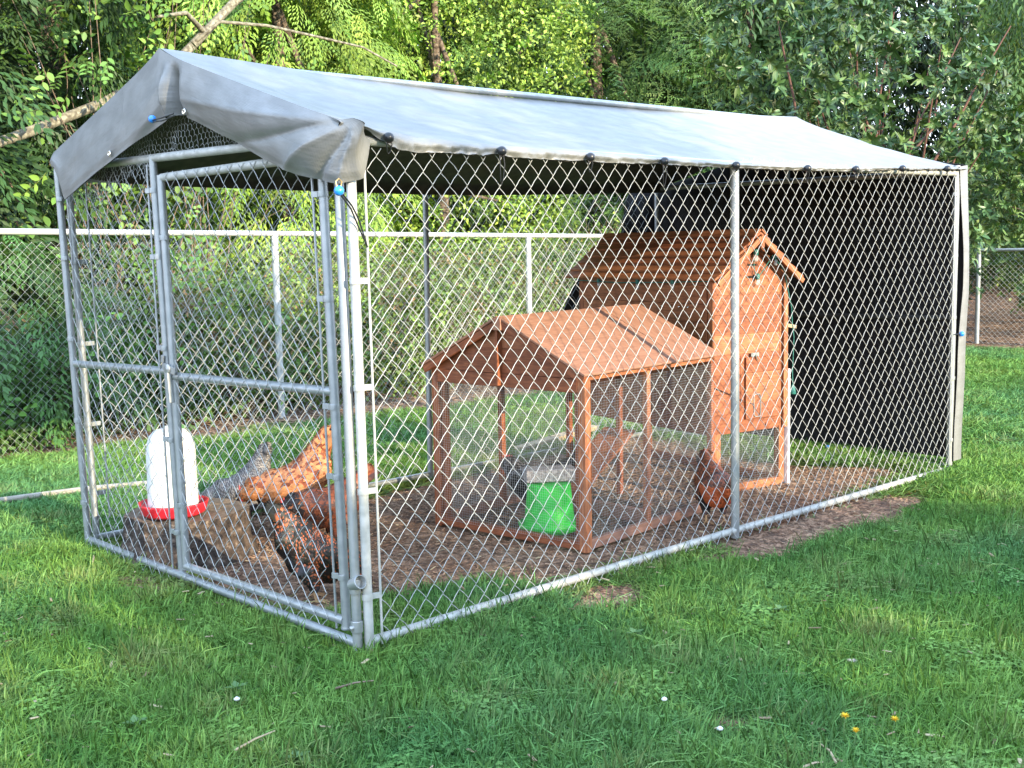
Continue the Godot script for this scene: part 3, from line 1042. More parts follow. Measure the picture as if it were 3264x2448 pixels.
	grid_wire(t, Vector3(0.04, y0 + 0.03, -0.004), Vector3(w - 0.06, 0, 0), Vector3(0, floor_y - y0 - 0.03, 0))
	grid_wire(t, Vector3(w - 0.004, y0 + 0.03, -0.04), Vector3(0, 0, -d + 0.08), Vector3(0, floor_y - y0 - 0.03, 0))
	plank(t, "sill", Vector3(w - 0.012, y0 + 0.012, -0.03), Vector3(w - 0.012, y0 + 0.012, -d + 0.03), 0.03, 0.05, M.wood0)
	plank(t, "perch_end", Vector3(w + 0.01, 0.955, -0.03), Vector3(w + 0.115, 0.935, -0.03), 0.022, 0.022, M.pale_wood)
	# string lights along the eave and round the gable
	var s := thing("string_lights", "string of clear bulbs on green wire round the hen house eaves", "string lights", t.position, t.rotation.y)
	var wire := Build.new()
	var path := [Vector3(-0.03, 1.215, -d), Vector3(-0.03, 1.205, -0.8), Vector3(-0.03, 1.215, -0.3), Vector3(-0.03, 1.225, 0.01), Vector3(0.1, 1.30, 0.02), Vector3(0.28, 1.40, 0.03), Vector3(0.29, 1.30, 0.02), Vector3(0.31, 1.22, 0.02), Vector3(0.42, 1.36, 0.04), Vector3(0.52, 1.26, 0.03), Vector3(w + 0.03, 1.05, 0.02), Vector3(w + 0.035, 0.97, 0.02), Vector3(w + 0.05, 0.88, 0.02), Vector3(w + 0.04, 0.68, 0.02), Vector3(w + 0.045, 0.6, 0.02)]
	wire.tube(pv(path), 0.003, 5)
	part("wire", wire, M.teal, s)
	for p in [Vector3(-0.034, 1.205, -1.0), Vector3(-0.034, 1.20, -0.62), Vector3(-0.034, 1.205, -0.3), Vector3(0.295, 1.36, 0.034), Vector3(0.43, 1.335, 0.05), Vector3(0.31, 1.225, 0.03)]:
		var cap := Build.new()
		cap.lathe(at(p), [[0.0, 0.0], [0.011, 0.0], [0.012, 0.026], [0.006, 0.034], [0.0, 0.034]], 10)
		var q := part("bulb_holder", cap, M.teal, s)
		var bulb := Build.new()
		bulb.lathe(at(p - Vector3(0, 0.036, 0)), [[0.0, 0.0], [0.008, 0.003], [0.0125, 0.015], [0.01, 0.03], [0.006, 0.036]], 12)
		part("bulb", bulb, M.bulb_glass, q)
	var plug := Build.new()
	plug.lathe(at(Vector3(w + 0.045, 0.55, 0.02)), [[0.0, 0.0], [0.02, 0.0], [0.014, 0.03], [0.006, 0.055], [0.0, 0.055]], 10)
	part("plug", plug, M.teal, s)


func covered_run() -> void:
	var t := thing("covered_run", "low wooden run with wire mesh sides and a faded gable roof", "hen run", Vector3(1.554, 0, -0.346), 0.086)
	var w := 1.141
	var d := 0.996
	var y0 := -0.005
	var he := 0.84
	var ha := 1.085
	for c in [[0.02, -0.022], [0.02, -d + 0.022]]:
		plank(t, "post", Vector3(c[0], y0, c[1]), Vector3(c[0], he - 0.012, c[1]), 0.044, 0.046, M.wood2 if c[1] > -0.5 else M.wood3, Vector3.RIGHT)
		plank(t, "post", Vector3(c[0] + 0.012, y0 + 0.02, c[1] + (-0.042 if c[1] > -0.5 else 0.042)), Vector3(c[0] + 0.012, he - 0.06, c[1] + (-0.042 if c[1] > -0.5 else 0.042)), 0.03, 0.034, M.wood3, Vector3.RIGHT)
	for c in [[0.52, -0.016], [0.52, -d + 0.016], [w - 0.02, -0.016], [w - 0.02, -d + 0.016]]:
		plank(t, "post", Vector3(c[0], y0 + 0.02, c[1]), Vector3(c[0], he - 0.012, c[1]), 0.03, 0.032, wood(), Vector3.RIGHT)
	plank(t, "post", Vector3(w - 0.02, y0 + 0.02, -d * 0.62), Vector3(w - 0.02, he, -d * 0.62), 0.03, 0.032, M.wood3, Vector3.RIGHT)
	for zz in [-0.016, -d + 0.016]:
		plank(t, "bottom_rail", Vector3(0.03, y0 + 0.036, zz), Vector3(w, y0 + 0.036, zz), 0.026, 0.05, M.faded)
		plank(t, "top_rail", Vector3(0.0, he - 0.012, zz), Vector3(w, he - 0.012, zz), 0.03, 0.036, wood())
	plank(t, "bottom_rail", Vector3(0.012, y0 + 0.03, -0.04), Vector3(0.012, y0 + 0.03, -d + 0.04), 0.026, 0.045, M.wood3)
	plank(t, "front_beam", Vector3(0.006, he - 0.055, -0.044), Vector3(0.006, he - 0.055, -d + 0.044), 0.022, 0.066, M.wood3)
	grid_wire(t, Vector3(-0.003, y0 + 0.04, -0.02), Vector3(0, 0, -d + 0.04), Vector3(0, he - 0.09, 0))
	grid_wire(t, Vector3(0.05, y0 + 0.06, -0.001), Vector3(w - 0.07, 0, 0), Vector3(0, he - 0.10, 0))
	grid_wire(t, Vector3(0.05, y0 + 0.06, -d + 0.001), Vector3(w - 0.07, 0, 0), Vector3(0, he - 0.10, 0))
	# gable of horizontal boards with a middle stud
	var y := he - 0.02
	while y < ha - 0.03:
		var h := minf(0.062, ha - y)
		var f0 := clampf((y - he) / (ha - he), 0.0, 1.0) * d * 0.5
		var f1 := clampf((y + h - he) / (ha - he), 0.0, 0.98) * d * 0.5
		var b := Build.new()
		for xx in [0.0, 0.016]:
			var q := [Vector3(xx, y, -f0), Vector3(xx, y, -d + f0), Vector3(xx, y + h - 0.002, -d + f1), Vector3(xx, y + h - 0.002, -f1)]
			if xx > 0:
				q.reverse()
			b.flat(q, [Vector2(f0, y), Vector2(d - f0, y), Vector2(d - f1, y + h), Vector2(f1, y + h)])
		part("gable_board", b, wood(), t)
		y += h
	plank(t, "gable_stud", Vector3(-0.008, he - 0.08, -d * 0.5 - 0.02), Vector3(-0.008, ha - 0.02, -d * 0.5 - 0.02), 0.016, 0.05, M.wood3, Vector3.RIGHT)
	plank(t, "ridge_block", Vector3(-0.05, ha - 0.022, -d * 0.5), Vector3(0.02, ha - 0.022, -d * 0.5), 0.05, 0.06, M.faded)
	# two roof boards on each slope
	var og := 0.045
	for sgn in [-1.0, 1.0]:
		var down := Vector3(0, -(ha - he) - 0.012, sgn * (d * 0.5 + 0.028))
		var nrm := Vector3(0, absf(down.z), sgn * absf(down.y)).normalized()
		for k in 2:
			var x0 := -og if k == 0 else w * 0.69 + 0.002
			var x1 := w * 0.69 - 0.002 if k == 0 else w + 0.01
			var mid := Vector3(0, ha + 0.006, -d * 0.5) + down * 0.5 + nrm * (0.007 if k == 0 else 0.0085)
			plank(t, "roof_board", Vector3(x0, mid.y, mid.z), Vector3(x1, mid.y, mid.z), down.length(), 0.013, M.faded, nrm)
		plank(t, "barge_board", Vector3(-og + 0.012, ha - 0.016, -d * 0.5) + down * 0.02, Vector3(-og + 0.012, ha - 0.016, -d * 0.5) + down * 0.985, 0.016, 0.036, M.wood3, nrm)
	# ramp and loose boards inside
	plank(t, "ramp", Vector3(0.62, 0.06, -d * 0.66), Vector3(1.18, 0.38, -d * 0.66), 0.22, 0.016, M.wood0)
	for k in 5:
		plank(t, "ramp_cleat", Vector3(0.68 + k * 0.1, 0.105 + k * 0.057, -d * 0.66 - 0.1), Vector3(0.68 + k * 0.1, 0.105 + k * 0.057, -d * 0.66 + 0.1), 0.014, 0.012, M.wood2)
	plank(t, "divider", Vector3(0.62, 0.045, -0.08), Vector3(0.70, 0.045, -d + 0.08), 0.04, 0.07, M.faded)


# ---------------------------------------------------------------- feeder, waterer, stump

func yard_things() -> void:
	var t := thing("feeder", "bright green plastic feeder with a wide round tray inside the run", "feeder", Vector3(1.725, 0.012, -0.755))
	var b := Build.new()
	b.lathe(at(Vector3.ZERO), [[0.0, 0.0], [0.125, 0.0], [0.15, 0.012], [0.155, 0.03], [0.158, 0.044], [0.150, 0.046], [0.145, 0.036], [0.10, 0.026], [0.0, 0.026]], 40)
	part("tray", b, M.green_plastic, t)
	b = Build.new()
	b.lathe(at(Vector3(0, 0.03, 0)), [[0.134, 0.0], [0.133, 0.012], [0.127, 0.02], [0.108, 0.21], [0.106, 0.217], [0.0, 0.219]], 36)
	part("hopper", b, M.green_plastic, t)
	var k := thing("concrete_block", "grey concrete block lying on top of the green feeder", "block", Vector3(1.74, 0.262, -0.765), -0.62)
	b = Build.new()
	b.box(at(Vector3(0, 0.035, 0)), Vector3(0.255, 0.065, 0.12), 0.006)
	part("block_body", b, M.concrete, k)
	var s := thing("stump", "broad weathered tree stump under the white waterer", "stump", Vector3(0.30, -0.02, -1.80))
	b = Build.new()
	b.sheet(72, 12, func(u: float, v: float) -> Vector3:
		var a := -u * TAU
		var r := 0.28 + 0.03 * noise.get_noise_2d(cos(a) * 1.5, sin(a) * 1.5 + 5.0) + 0.012 * sin(a * 9.0) + 0.02 * noise.get_noise_2d(a * 5.0, v * 0.6) + 0.05 * pow(1.0 - v, 3.0)
		return Vector3(cos(a) * r, v * 0.225 + 0.014 * noise.get_noise_2d(cos(a) * 2.0, sin(a) * 2.0) * v, sin(a) * r), Vector2(3, 1))
	part("bark", b, M.stump, s)
	b = Build.new()
	b.sheet(72, 8, func(u: float, v: float) -> Vector3:
		var a := -u * TAU
		var r := (0.28 + 0.03 * noise.get_noise_2d(cos(a) * 1.5, sin(a) * 1.5 + 5.0) + 0.012 * sin(a * 9.0) + 0.02 * noise.get_noise_2d(a * 5.0, 0.6)) * (1.0 - v)
		return Vector3(cos(a) * r, 0.225 + 0.014 * noise.get_noise_2d(cos(a) * 2.0, sin(a) * 2.0) * (1.0 - v) + 0.006 * noise.get_noise_2d(cos(a) * r * 30.0, sin(a) * r * 30.0), sin(a) * r), Vector2(3, 1))
	part("cut_face", b, M.stump_top, s)
	var q := thing("waterer", "white domed poultry waterer in a red tray on the stump", "waterer", Vector3(0.19, 0.212, -1.73))
	b = Build.new()
	b.lathe(at(Vector3.ZERO), [[0.0, 0.0], [0.128, 0.0], [0.148, 0.016], [0.158, 0.05], [0.162, 0.062], [0.155, 0.064], [0.150, 0.05], [0.128, 0.03], [0.118, 0.03], [0.118, 0.045]], 44)
	part("tray", b, M.red_plastic, q)
	b = Build.new()
	b.lathe(at(Vector3(0, 0.03, 0)), [[0.116, 0.0], [0.1155, 0.13], [0.1135, 0.135], [0.113, 0.27], [0.108, 0.31], [0.096, 0.345], [0.075, 0.368], [0.05, 0.378], [0.0, 0.38]], 44)
	part("dome", b, M.white_plastic, q)
	b = Build.new()
	b.lathe(at(Vector3(0, 0.408, 0)), [[0.03, 0.0], [0.03, 0.012], [0.0, 0.013]], 16)
	part("cap", b, M.white_plastic, q)
	# planks and a pole on the ground
	var p := thing("pole", "long grey wooden pole lying in the grass left of the gate", "pole", Vector3(0.5, 0.03, -3.36))
	b = Build.new()
	b.tube(pv([Vector3(-1.1, 0.012, -0.24), Vector3(-0.43, 0.015, -0.155), Vector3(0.05, 0.01, -0.12), Vector3(0.6, 0.0, 0.02)]), 0.021, 10, 0.018)
	part("shaft", b, M.grey_wood, p)
	p = thing("board", "pale board lying on the ground behind the covered run", "board", Vector3(3.75, 0.04, -2.62), 0.25)
	b = Build.new()
	b.box(at(Vector3.ZERO), Vector3(1.1, 0.035, 0.09), 0.004)
	part("timber", b, M.pale_wood, p)


# ---------------------------------------------------------------- hens

func capsule_field(p: Vector3, caps: Array, k: float) -> float:
	var d := 1.0
	for c in caps:
		var a: Vector3 = c[0]
		var ab: Vector3 = c[1]
		var t := clampf((p - a).dot(ab) * float(c[4]), 0.0, 1.0)
		var q := p - a - ab * t
		q.z *= float(c[5])
		var e := q.length() - lerpf(c[2], c[3], t)
		var h := maxf(k - absf(d - e), 0.0) / k
		d = minf(d, e) - h * h * k * 0.25
	return d


func surface_net(caps: Array, lo: Vector3, hi: Vector3, cell: float, k := 0.03) -> Build:
	var nx := int((hi.x - lo.x) / cell) + 1
	var ny := int((hi.y - lo.y) / cell) + 1
	var nz := int((hi.z - lo.z) / cell) + 1
	var f := PackedFloat32Array()
	f.resize(nx * ny * nz)
	var n := 0
	for z in nz:
		for y in ny:
			for x in nx:
				f[n] = capsule_field(lo + Vector3(x, y, z) * cell, caps, k)
				n += 1
	var b := Build.new()
	var ids := PackedInt32Array()
	ids.resize(nx * ny * nz)
	ids.fill(-1)
	var step := [1, nx, nx * ny]
	for z in nz - 1:
		for y in ny - 1:
			for x in nx - 1:
				var o := x + y * nx + z * nx * ny
				var sum := Vector3.ZERO
				var count := 0
				for e in [[0, 0, 0, 0], [0, 0, 1, 0], [0, 0, 0, 1], [0, 0, 1, 1], [1, 0, 0, 0], [1, 1, 0, 0], [1, 0, 0, 1], [1, 1, 0, 1], [2, 0, 0, 0], [2, 1, 0, 0], [2, 0, 1, 0], [2, 1, 1, 0]]:
					var s := o + int(e[1]) + int(e[2]) * nx + int(e[3]) * nx * ny
					var f0 := f[s]
					var f1 := f[s + int(step[e[0]])]
					if (f0 < 0.0) != (f1 < 0.0):
						var q := Vector3(e[1], e[2], e[3])
						q[e[0]] += f0 / (f0 - f1)
						sum += q
						count += 1
				if count:
					var p := lo + (Vector3(x, y, z) + sum / count) * cell
					var h := cell * 0.5
					var d0 := capsule_field(p, caps, k)
					var g := Vector3(capsule_field(p + Vector3(h, 0, 0), caps, k) - d0, capsule_field(p + Vector3(0, h, 0), caps, k) - d0, capsule_field(p + Vector3(0, 0, h), caps, k) - d0)
					ids[o] = b.point(p, g.normalized(), Vector2(p.x, p.y))
	for z in range(1, nz - 1):
		for y in range(1, ny - 1):
			for x in range(1, nx - 1):
				var o := x + y * nx + z * nx * ny
				for ax in 3:
					var inside := f[o] < 0.0
					if inside == (f[o + int(step[ax])] < 0.0):
						continue
					var u: int = step[(ax + 1) % 3]
					var w: int = step[(ax + 2) % 3]
					var q := [ids[o], ids[o - u], ids[o - u - w], ids[o - w]]
					if q.has(-1):
						continue
					if inside:
						q.reverse()
					b.face(q[0], q[1], q[2])
					b.face(q[0], q[2], q[3])
	return b


func feather_mesh(base: Color, edge: Color, bars: Color, barred := false) -> ArrayMesh:   # a small curved vane pointing along -x, hinged at the origin
	var b := Build.new()
	b.tinted = true
	var rows := 5
	for r in rows + 1:
		var t := float(r) / rows
		var wd := 0.0105 * sin(PI * clampf(0.16 + t * 0.80, 0, 1))
		if r == rows:
			wd = 0.002
		for c in 3:
			var cc := base
			if barred:
				cc = base if r % 2 == 0 else bars
			elif c != 1 or r >= rows - 2:
				cc = edge
			b.tint = cc
			b.point(Vector3(-0.032 * t, 0.004 * sin(PI * t) + (0.0022 if c == 1 else 0.0), (c - 1) * wd), Vector3(0.25, 0.95, (c - 1) * 0.3).normalized())
	for r in rows:
		for c in 2:
			var a := r * 3 + c
			b.face(a, a + 1, a + 3)
			b.face(a + 1, a + 4, a + 3)
	return b.mesh()


func hen(label: String, where: Vector3, turn_deg: float, size: float, pitch: float, head: Vector3, skin: Material, feathers: Array, paint: Callable, tail_up := 0.13, tail_len := 0.17) -> void:
	# local axes: +x forward, y up; the body turns nose-down by pitch about the hips
	var t := thing("hen", label, "hen", where, deg_to_rad(turn_deg))
	t.scale = Vector3.ONE * size
	var hub := Vector3(0, 0.205, 0)
	var turn := Basis(Vector3.BACK, -pitch)
	var bp := func(x: float, y: float, z: float) -> Vector3: return hub + turn * Vector3(x, y, z)
	var chest: Vector3 = bp.call(0.085, 0.0, 0)
	var neck0: Vector3 = bp.call(0.115, 0.035, 0)
	var mid := neck0.lerp(head, 0.55) + Vector3(0.012, 0.012, 0)
	var caps := []
	var add := func(a: Vector3, b: Vector3, ra: float, rb: float, flat := 1.0) -> void: caps.push_back([a, b - a, ra, rb, 1.0 / maxf((b - a).length_squared(), 1e-8), flat])
	add.call(bp.call(-0.085, 0.01, 0), chest, 0.078, 0.083)
	add.call(bp.call(-0.02, -0.035, 0), bp.call(0.05, -0.03, 0), 0.075, 0.07)
	add.call(bp.call(-0.09, 0.03, 0), bp.call(-0.10 - tail_len, 0.03 + tail_up, 0), 0.076, 0.036, 1.3)
	add.call(neck0, mid, 0.058, 0.042)
	add.call(mid, head, 0.040, 0.026)
	add.call(head, head + Vector3(0.014, -0.004, 0), 0.025, 0.018)
	for s in [-1.0, 1.0]:
		add.call(bp.call(-0.01, -0.05, 0.045 * s), Vector3(-0.005, 0.085, 0.048 * s), 0.05, 0.018)
		add.call(bp.call(-0.12, 0.0, 0.062 * s), bp.call(0.055, 0.012, 0.066 * s), 0.022, 0.036, 1.6)
	var lo := Vector3(-0.33, 0.0, -0.13)
	var hi := Vector3(0.30, 0.47, 0.13)
	var net := surface_net(caps, lo, hi, 0.0125, 0.035)
	part("body", net, skin, t)
	# plumage
	var sets := [[], [], []]
	var tints := [[], [], []]
	for v in net.v.size():
		var p := net.v[v]
		var nn := net.n[v]
		if p.distance_to(head) < 0.03 or rng.randf() < 0.12:
			continue
		var best := 9.0
		var back := Vector3(-1, 0, 0)
		for c in caps.size():
			var cc: Array = caps[c]
			var a: Vector3 = cc[0]
			var ab: Vector3 = cc[1]
			var e := (p - a - ab * clampf((p - a).dot(ab) * float(cc[4]), 0, 1)).length() - lerpf(cc[2], cc[3], 0.5)
			if e < best:
				best = e
				back = -ab if c in [0, 1, 3, 4, 5, 7, 9] else ab
				if c == 6 or c == 8:
					back = Vector3(-0.4, -1, 0)
		back = (back.normalized() + jit(0.22))
		back = (back - nn * back.dot(nn)).normalized()
		if back.length() < 0.5:
			continue
		var x := (-back + nn * -0.10).normalized()
		var y := (nn - x * nn.dot(x)).normalized()
		var pick: Array = paint.call(p, nn, p.distance_to(head))
		var len_ := rng.randf_range(0.85, 1.25) * (0.7 if p.distance_to(head) < 0.09 else 1.0) * (1.5 if p.x < -0.17 else 1.0)
		sets[pick[0]].push_back(Transform3D(Basis(x * len_, y, x.cross(y) * len_ * 0.95), p - nn * 0.003))
		tints[pick[0]].push_back(pick[1])
	for k in feathers.size():
		if sets[k].size():
			many("plumage", feathers[k], M.feather, sets[k], tints[k], t)
	# tail quills
	var root: Vector3 = bp.call(-0.13, 0.05, 0)
	var tip: Vector3 = bp.call(-0.12 - tail_len * 1.25, 0.05 + tail_up * 1.3, 0)
	for k in 9:
		var s := (k - 4) / 4.0
		var d := ((tip - root).normalized() + Vector3(0, -absf(s) * 0.35, s * 0.22)).normalized()
		var x := -d
		var y := Vector3(0.3, 0.5, s).normalized()
		y = (y - x * y.dot(x)).normalized()
		var pick: Array = paint.call(root, Vector3.UP, 0.4)
		put("tail_feather", feathers[pick[0]], M.feather, t, Transform3D(Basis(x * 3.6, y * 2.0, x.cross(y) * 1.8), root + d * 0.035))
	# head and feet
	var b := Build.new()
	for k in 4:
		b.lathe(at(head + Vector3(0.022 - k * 0.011, 0.02 - k * 0.001, 0), Basis(Vector3.BACK, -0.2 + k * 0.15)), [[0.0065, -0.004], [0.006, 0.014], [0.0, 0.03 + (0.006 if k == 1 else 0.0)]], 6)
	part("comb", b, M.comb, t)
	b = Build.new()
	for s in [-1.0, 1.0]:
		b.lathe(at(head + Vector3(0.016, -0.036, 0.008 * s)), [[0.0, -0.014], [0.010, -0.004], [0.009, 0.016], [0.003, 0.028]], 8)
		b.lathe(at(head + Vector3(0.01, -0.008, 0.0195 * s), Basis(Vector3.RIGHT, PI * 0.5 * s)), [[0.018, -0.002], [0.014, 0.004], [0.0, 0.0055]], 10)
	part("wattle", b, M.comb, t)
	b = Build.new()
	b.lathe(at(head + Vector3(0.028, -0.004, 0), Basis(Vector3.BACK, -PI * 0.5 - 0.35)), [[0.008, 0.0], [0.006, 0.01], [0.0, 0.024]], 8)
	part("beak", b, M.beak, t)
	b = Build.new()
	for s in [-1.0, 1.0]:
		b.lathe(at(head + Vector3(0.012, 0.004, 0.0215 * s), Basis(Vector3.RIGHT, PI * 0.5 * s)), [[0.0045, 0.0], [0.004, 0.002], [0.0, 0.0035]], 8)
	part("eye", b, M.eye, t)
	for s in [-1.0, 1.0]:
		b = Build.new()
		var hock := Vector3(-0.012, 0.085, 0.048 * s)
		var foot := Vector3(0.0, 0.008, 0.05 * s)
		b.tube(pv([hock + Vector3(0, 0.01, 0), hock, foot]), 0.0075, 7, 0.006)
		for a in [-0.55, 0.0, 0.55, PI]:
			var l := 0.055 if a != PI else 0.025
			var dir := Vector3(cos(a), 0, sin(a))
			b.tube(pv([foot, foot + dir * l * 0.5 + Vector3(0, 0.004, 0), foot + dir * l + Vector3(0, -0.004, 0)]), 0.005, 6, 0.0022)
		part("leg", b, M.shank, t)


func shade() -> Color:
	var k := rng.randf_range(0.75, 1.25)
	return Color(k, k, k)


func hens() -> void:
	var buff := feather_mesh(Color(0.42, 0.15, 0.05), Color(0.46, 0.20, 0.085), Color.BLACK)
	var brown := feather_mesh(Color(0.20, 0.062, 0.022), Color(0.055, 0.022, 0.012), Color.BLACK)
	var rust := feather_mesh(Color(0.25, 0.062, 0.02), Color(0.16, 0.04, 0.014), Color.BLACK)
	var dark := feather_mesh(Color(0.018, 0.015, 0.014), Color(0.012, 0.01, 0.01), Color.BLACK)
	var laced := feather_mesh(Color(0.46, 0.115, 0.038), Color(0.010, 0.008, 0.007), Color.BLACK)
	var bar := feather_mesh(Color(0.26, 0.25, 0.24), Color.BLACK, Color(0.022, 0.022, 0.026), true)
	var fluff := feather_mesh(Color(0.10, 0.095, 0.095), Color(0.075, 0.07, 0.07), Color.BLACK)
	var sk_dark := std(lin(0.03, 0.02, 0.016), 0.8)
	var sk_buff := std(lin(0.36, 0.12, 0.035), 0.8)
	var sk_brown := std(lin(0.12, 0.04, 0.016), 0.8)
	var sk_grey := std(lin(0.07, 0.07, 0.07), 0.8)
	var p_bar := func(p: Vector3, _n: Vector3, _h: float) -> Array:
		return [1 if p.y < 0.17 and p.x < 0.06 else 0, shade()]
	var p_buff := func(p: Vector3, _n: Vector3, _h: float) -> Array:
		return [1 if p.y > 0.2 and rng.randf() < 0.35 else 0, shade()]
	var p_rust := func(_p: Vector3, _n: Vector3, h: float) -> Array:
		return [1 if h < 0.075 else (2 if h < 0.17 and rng.randf() < 0.7 else (0 if rng.randf() < 0.62 else 2)), shade()]
	var p_laced := func(p: Vector3, _n: Vector3, _h: float) -> Array:
		return [1 if p.x < -0.075 and p.y < 0.24 or rng.randf() < 0.15 else 0, shade()]
	var p_mid := func(p: Vector3, n: Vector3, _h: float) -> Array:
		if p.x > 0.06 and p.y < 0.22:
			return [0, Color(1.9, 1.6, 1.3)]
		return [1 if n.y < -0.2 else (2 if rng.randf() < 0.75 else 0), shade()]
	var p_dark := func(_p: Vector3, _n: Vector3, h: float) -> Array:
		return [1 if h < 0.12 and rng.randf() < 0.5 else 0, shade()]
	hen("grey barred hen pecking beside the right end of the stump", Vector3(0.78, -0.01, -2.08), 138, 1.0, 0.45, Vector3(0.21, 0.10, 0.0), sk_grey, [bar, fluff, dark], p_bar, 0.09, 0.085)
	hen("plain buff orange hen with its tail raised, behind the other hens", Vector3(0.97, -0.01, -1.88), 152, 1.16, 0.34, Vector3(0.22, 0.16, 0.0), sk_buff, [buff, rust], p_buff, 0.11, 0.10)
	hen("rust brown hen with a black head and red face, bending towards the stump", Vector3(0.86, -0.01, -1.41), 166, 1.0, 0.12, Vector3(0.225, 0.215, 0.0), sk_brown, [rust, dark, brown], p_rust, 0.07, 0.09)
	hen("black hen laced with orange scales, feeding at the foot of the gate", Vector3(0.257, -0.01, -0.69), -30, 1.0, 0.5, Vector3(0.20, 0.07, 0.03), sk_dark, [laced, dark], p_laced, 0.05, 0.10)
	hen("brown hen with an orange breast standing at the middle post of the long fence", Vector3(2.44, -0.0, -0.26), -128, 0.95, 0.05, Vector3(0.155, 0.19, -0.04), sk_brown, [rust, dark, brown], p_mid, 0.07, 0.09)
	hen("black hen half hidden behind the green feeder in the run", Vector3(1.92, 0.0, -1.02), 120, 0.95, -0.05, Vector3(0.17, 0.31, 0.0), sk_dark, [dark, bar], p_dark, 0.10, 0.10)


# ---------------------------------------------------------------- fences

func back_fence() -> void:
	var f := thing("chain_link_fence", "galvanised chain-link boundary fence with a bright top rail behind the yard", "fence")
	var top := func(x: float) -> float: return 1.61 - (x - 0.9) * 0.0128
	var z := -5.4
	var x := -2.9
	while x < 11.0:
		var b := Build.new()
		b.tube(pv([Vector3(x, -0.02, z), Vector3(x, top.call(x) - 0.03, z)]), 0.029, 14)
		b.lathe(at(Vector3(x, float(top.call(x)) - 0.05, z)), [[0.031, 0.0], [0.033, 0.004], [0.033, 0.03], [0.026, 0.045]], 14)
		part("post", b, M.bright_pipe, f)
		x += 3.05
	for k in 4:
		var x0 := -4.0 + k * 4.0
		pipe("top_rail", Vector3(x0, top.call(x0), z), Vector3(x0 + 4.0, top.call(x0 + 4.0), z), M.bright_pipe, f, 0.023)
	fabric(f, Vector3(-3.0, 0.0, z + 0.035), Vector3(1, -0.0128, 0), 12.5, 1.6, 0.0017, M.fence_wire, false)


func side_fence() -> void:
	var f := thing("chain_link_fence", "low grey chain-link fence beyond the right end of the lawn", "fence")
	var a := Vector3(13.35, 0.0, -3.9)
	for k in 4:
		var p := a + Vector3(0.2, 0, 3.0) * k
		if k < 3:
			pipe("top_rail", p + Vector3(0, 1.265, 0), p + Vector3(0.2, 1.265, 3.0), M.galv, f, 0.021)
		pipe("post", p, p + Vector3(0, 1.25 if k else 1.30, 0), M.galv, f, 0.03)
	fabric(f, Vector3(13.24, 0.0, -5.9), Vector3(0.2, 0, 3.0), 10.0, 1.25, 0.0019, M.fence_wire, false)


# ---------------------------------------------------------------- leaves

func blade(b: Build, p: Vector3, d: Vector3, side: Vector3, l: float, w: float, fold := 0.2, droop := 0.25, round := false) -> void:   # one leaf, pointed or rounded
	var up := side.cross(d).normalized()
	var rows: Array = [[0.14, 0.55], [0.4, 1.0], [0.7, 0.85]] if round else [[0.45, 1.0]]
	var n := up.normalized()
	var first := b.point(p, n)
	var prev := [first, first, first]
	for r in rows:
		var a: Vector3 = p + d * l * float(r[0]) - up * l * droop * float(r[0]) * float(r[0])
		var ww: float = w * float(r[1])
		var q := [b.point(a + side * ww + up * ww * fold, (n - side * fold).normalized()), b.point(a - up * ww * fold * 0.2, n), b.point(a - side * ww + up * ww * fold, (n + side * fold).normalized())]
		b.face(prev[0], q[0], q[1])
		b.face(prev[2], q[1], q[2])
		if prev[0] != prev[1]:
			b.face(prev[0], q[1], prev[1])
			b.face(prev[1], q[1], prev[2])
		prev = q
	var e := b.point(p + d * l - up * l * droop, n)
	b.face(prev[0], e, prev[1])
	b.face(prev[1], e, prev[2])


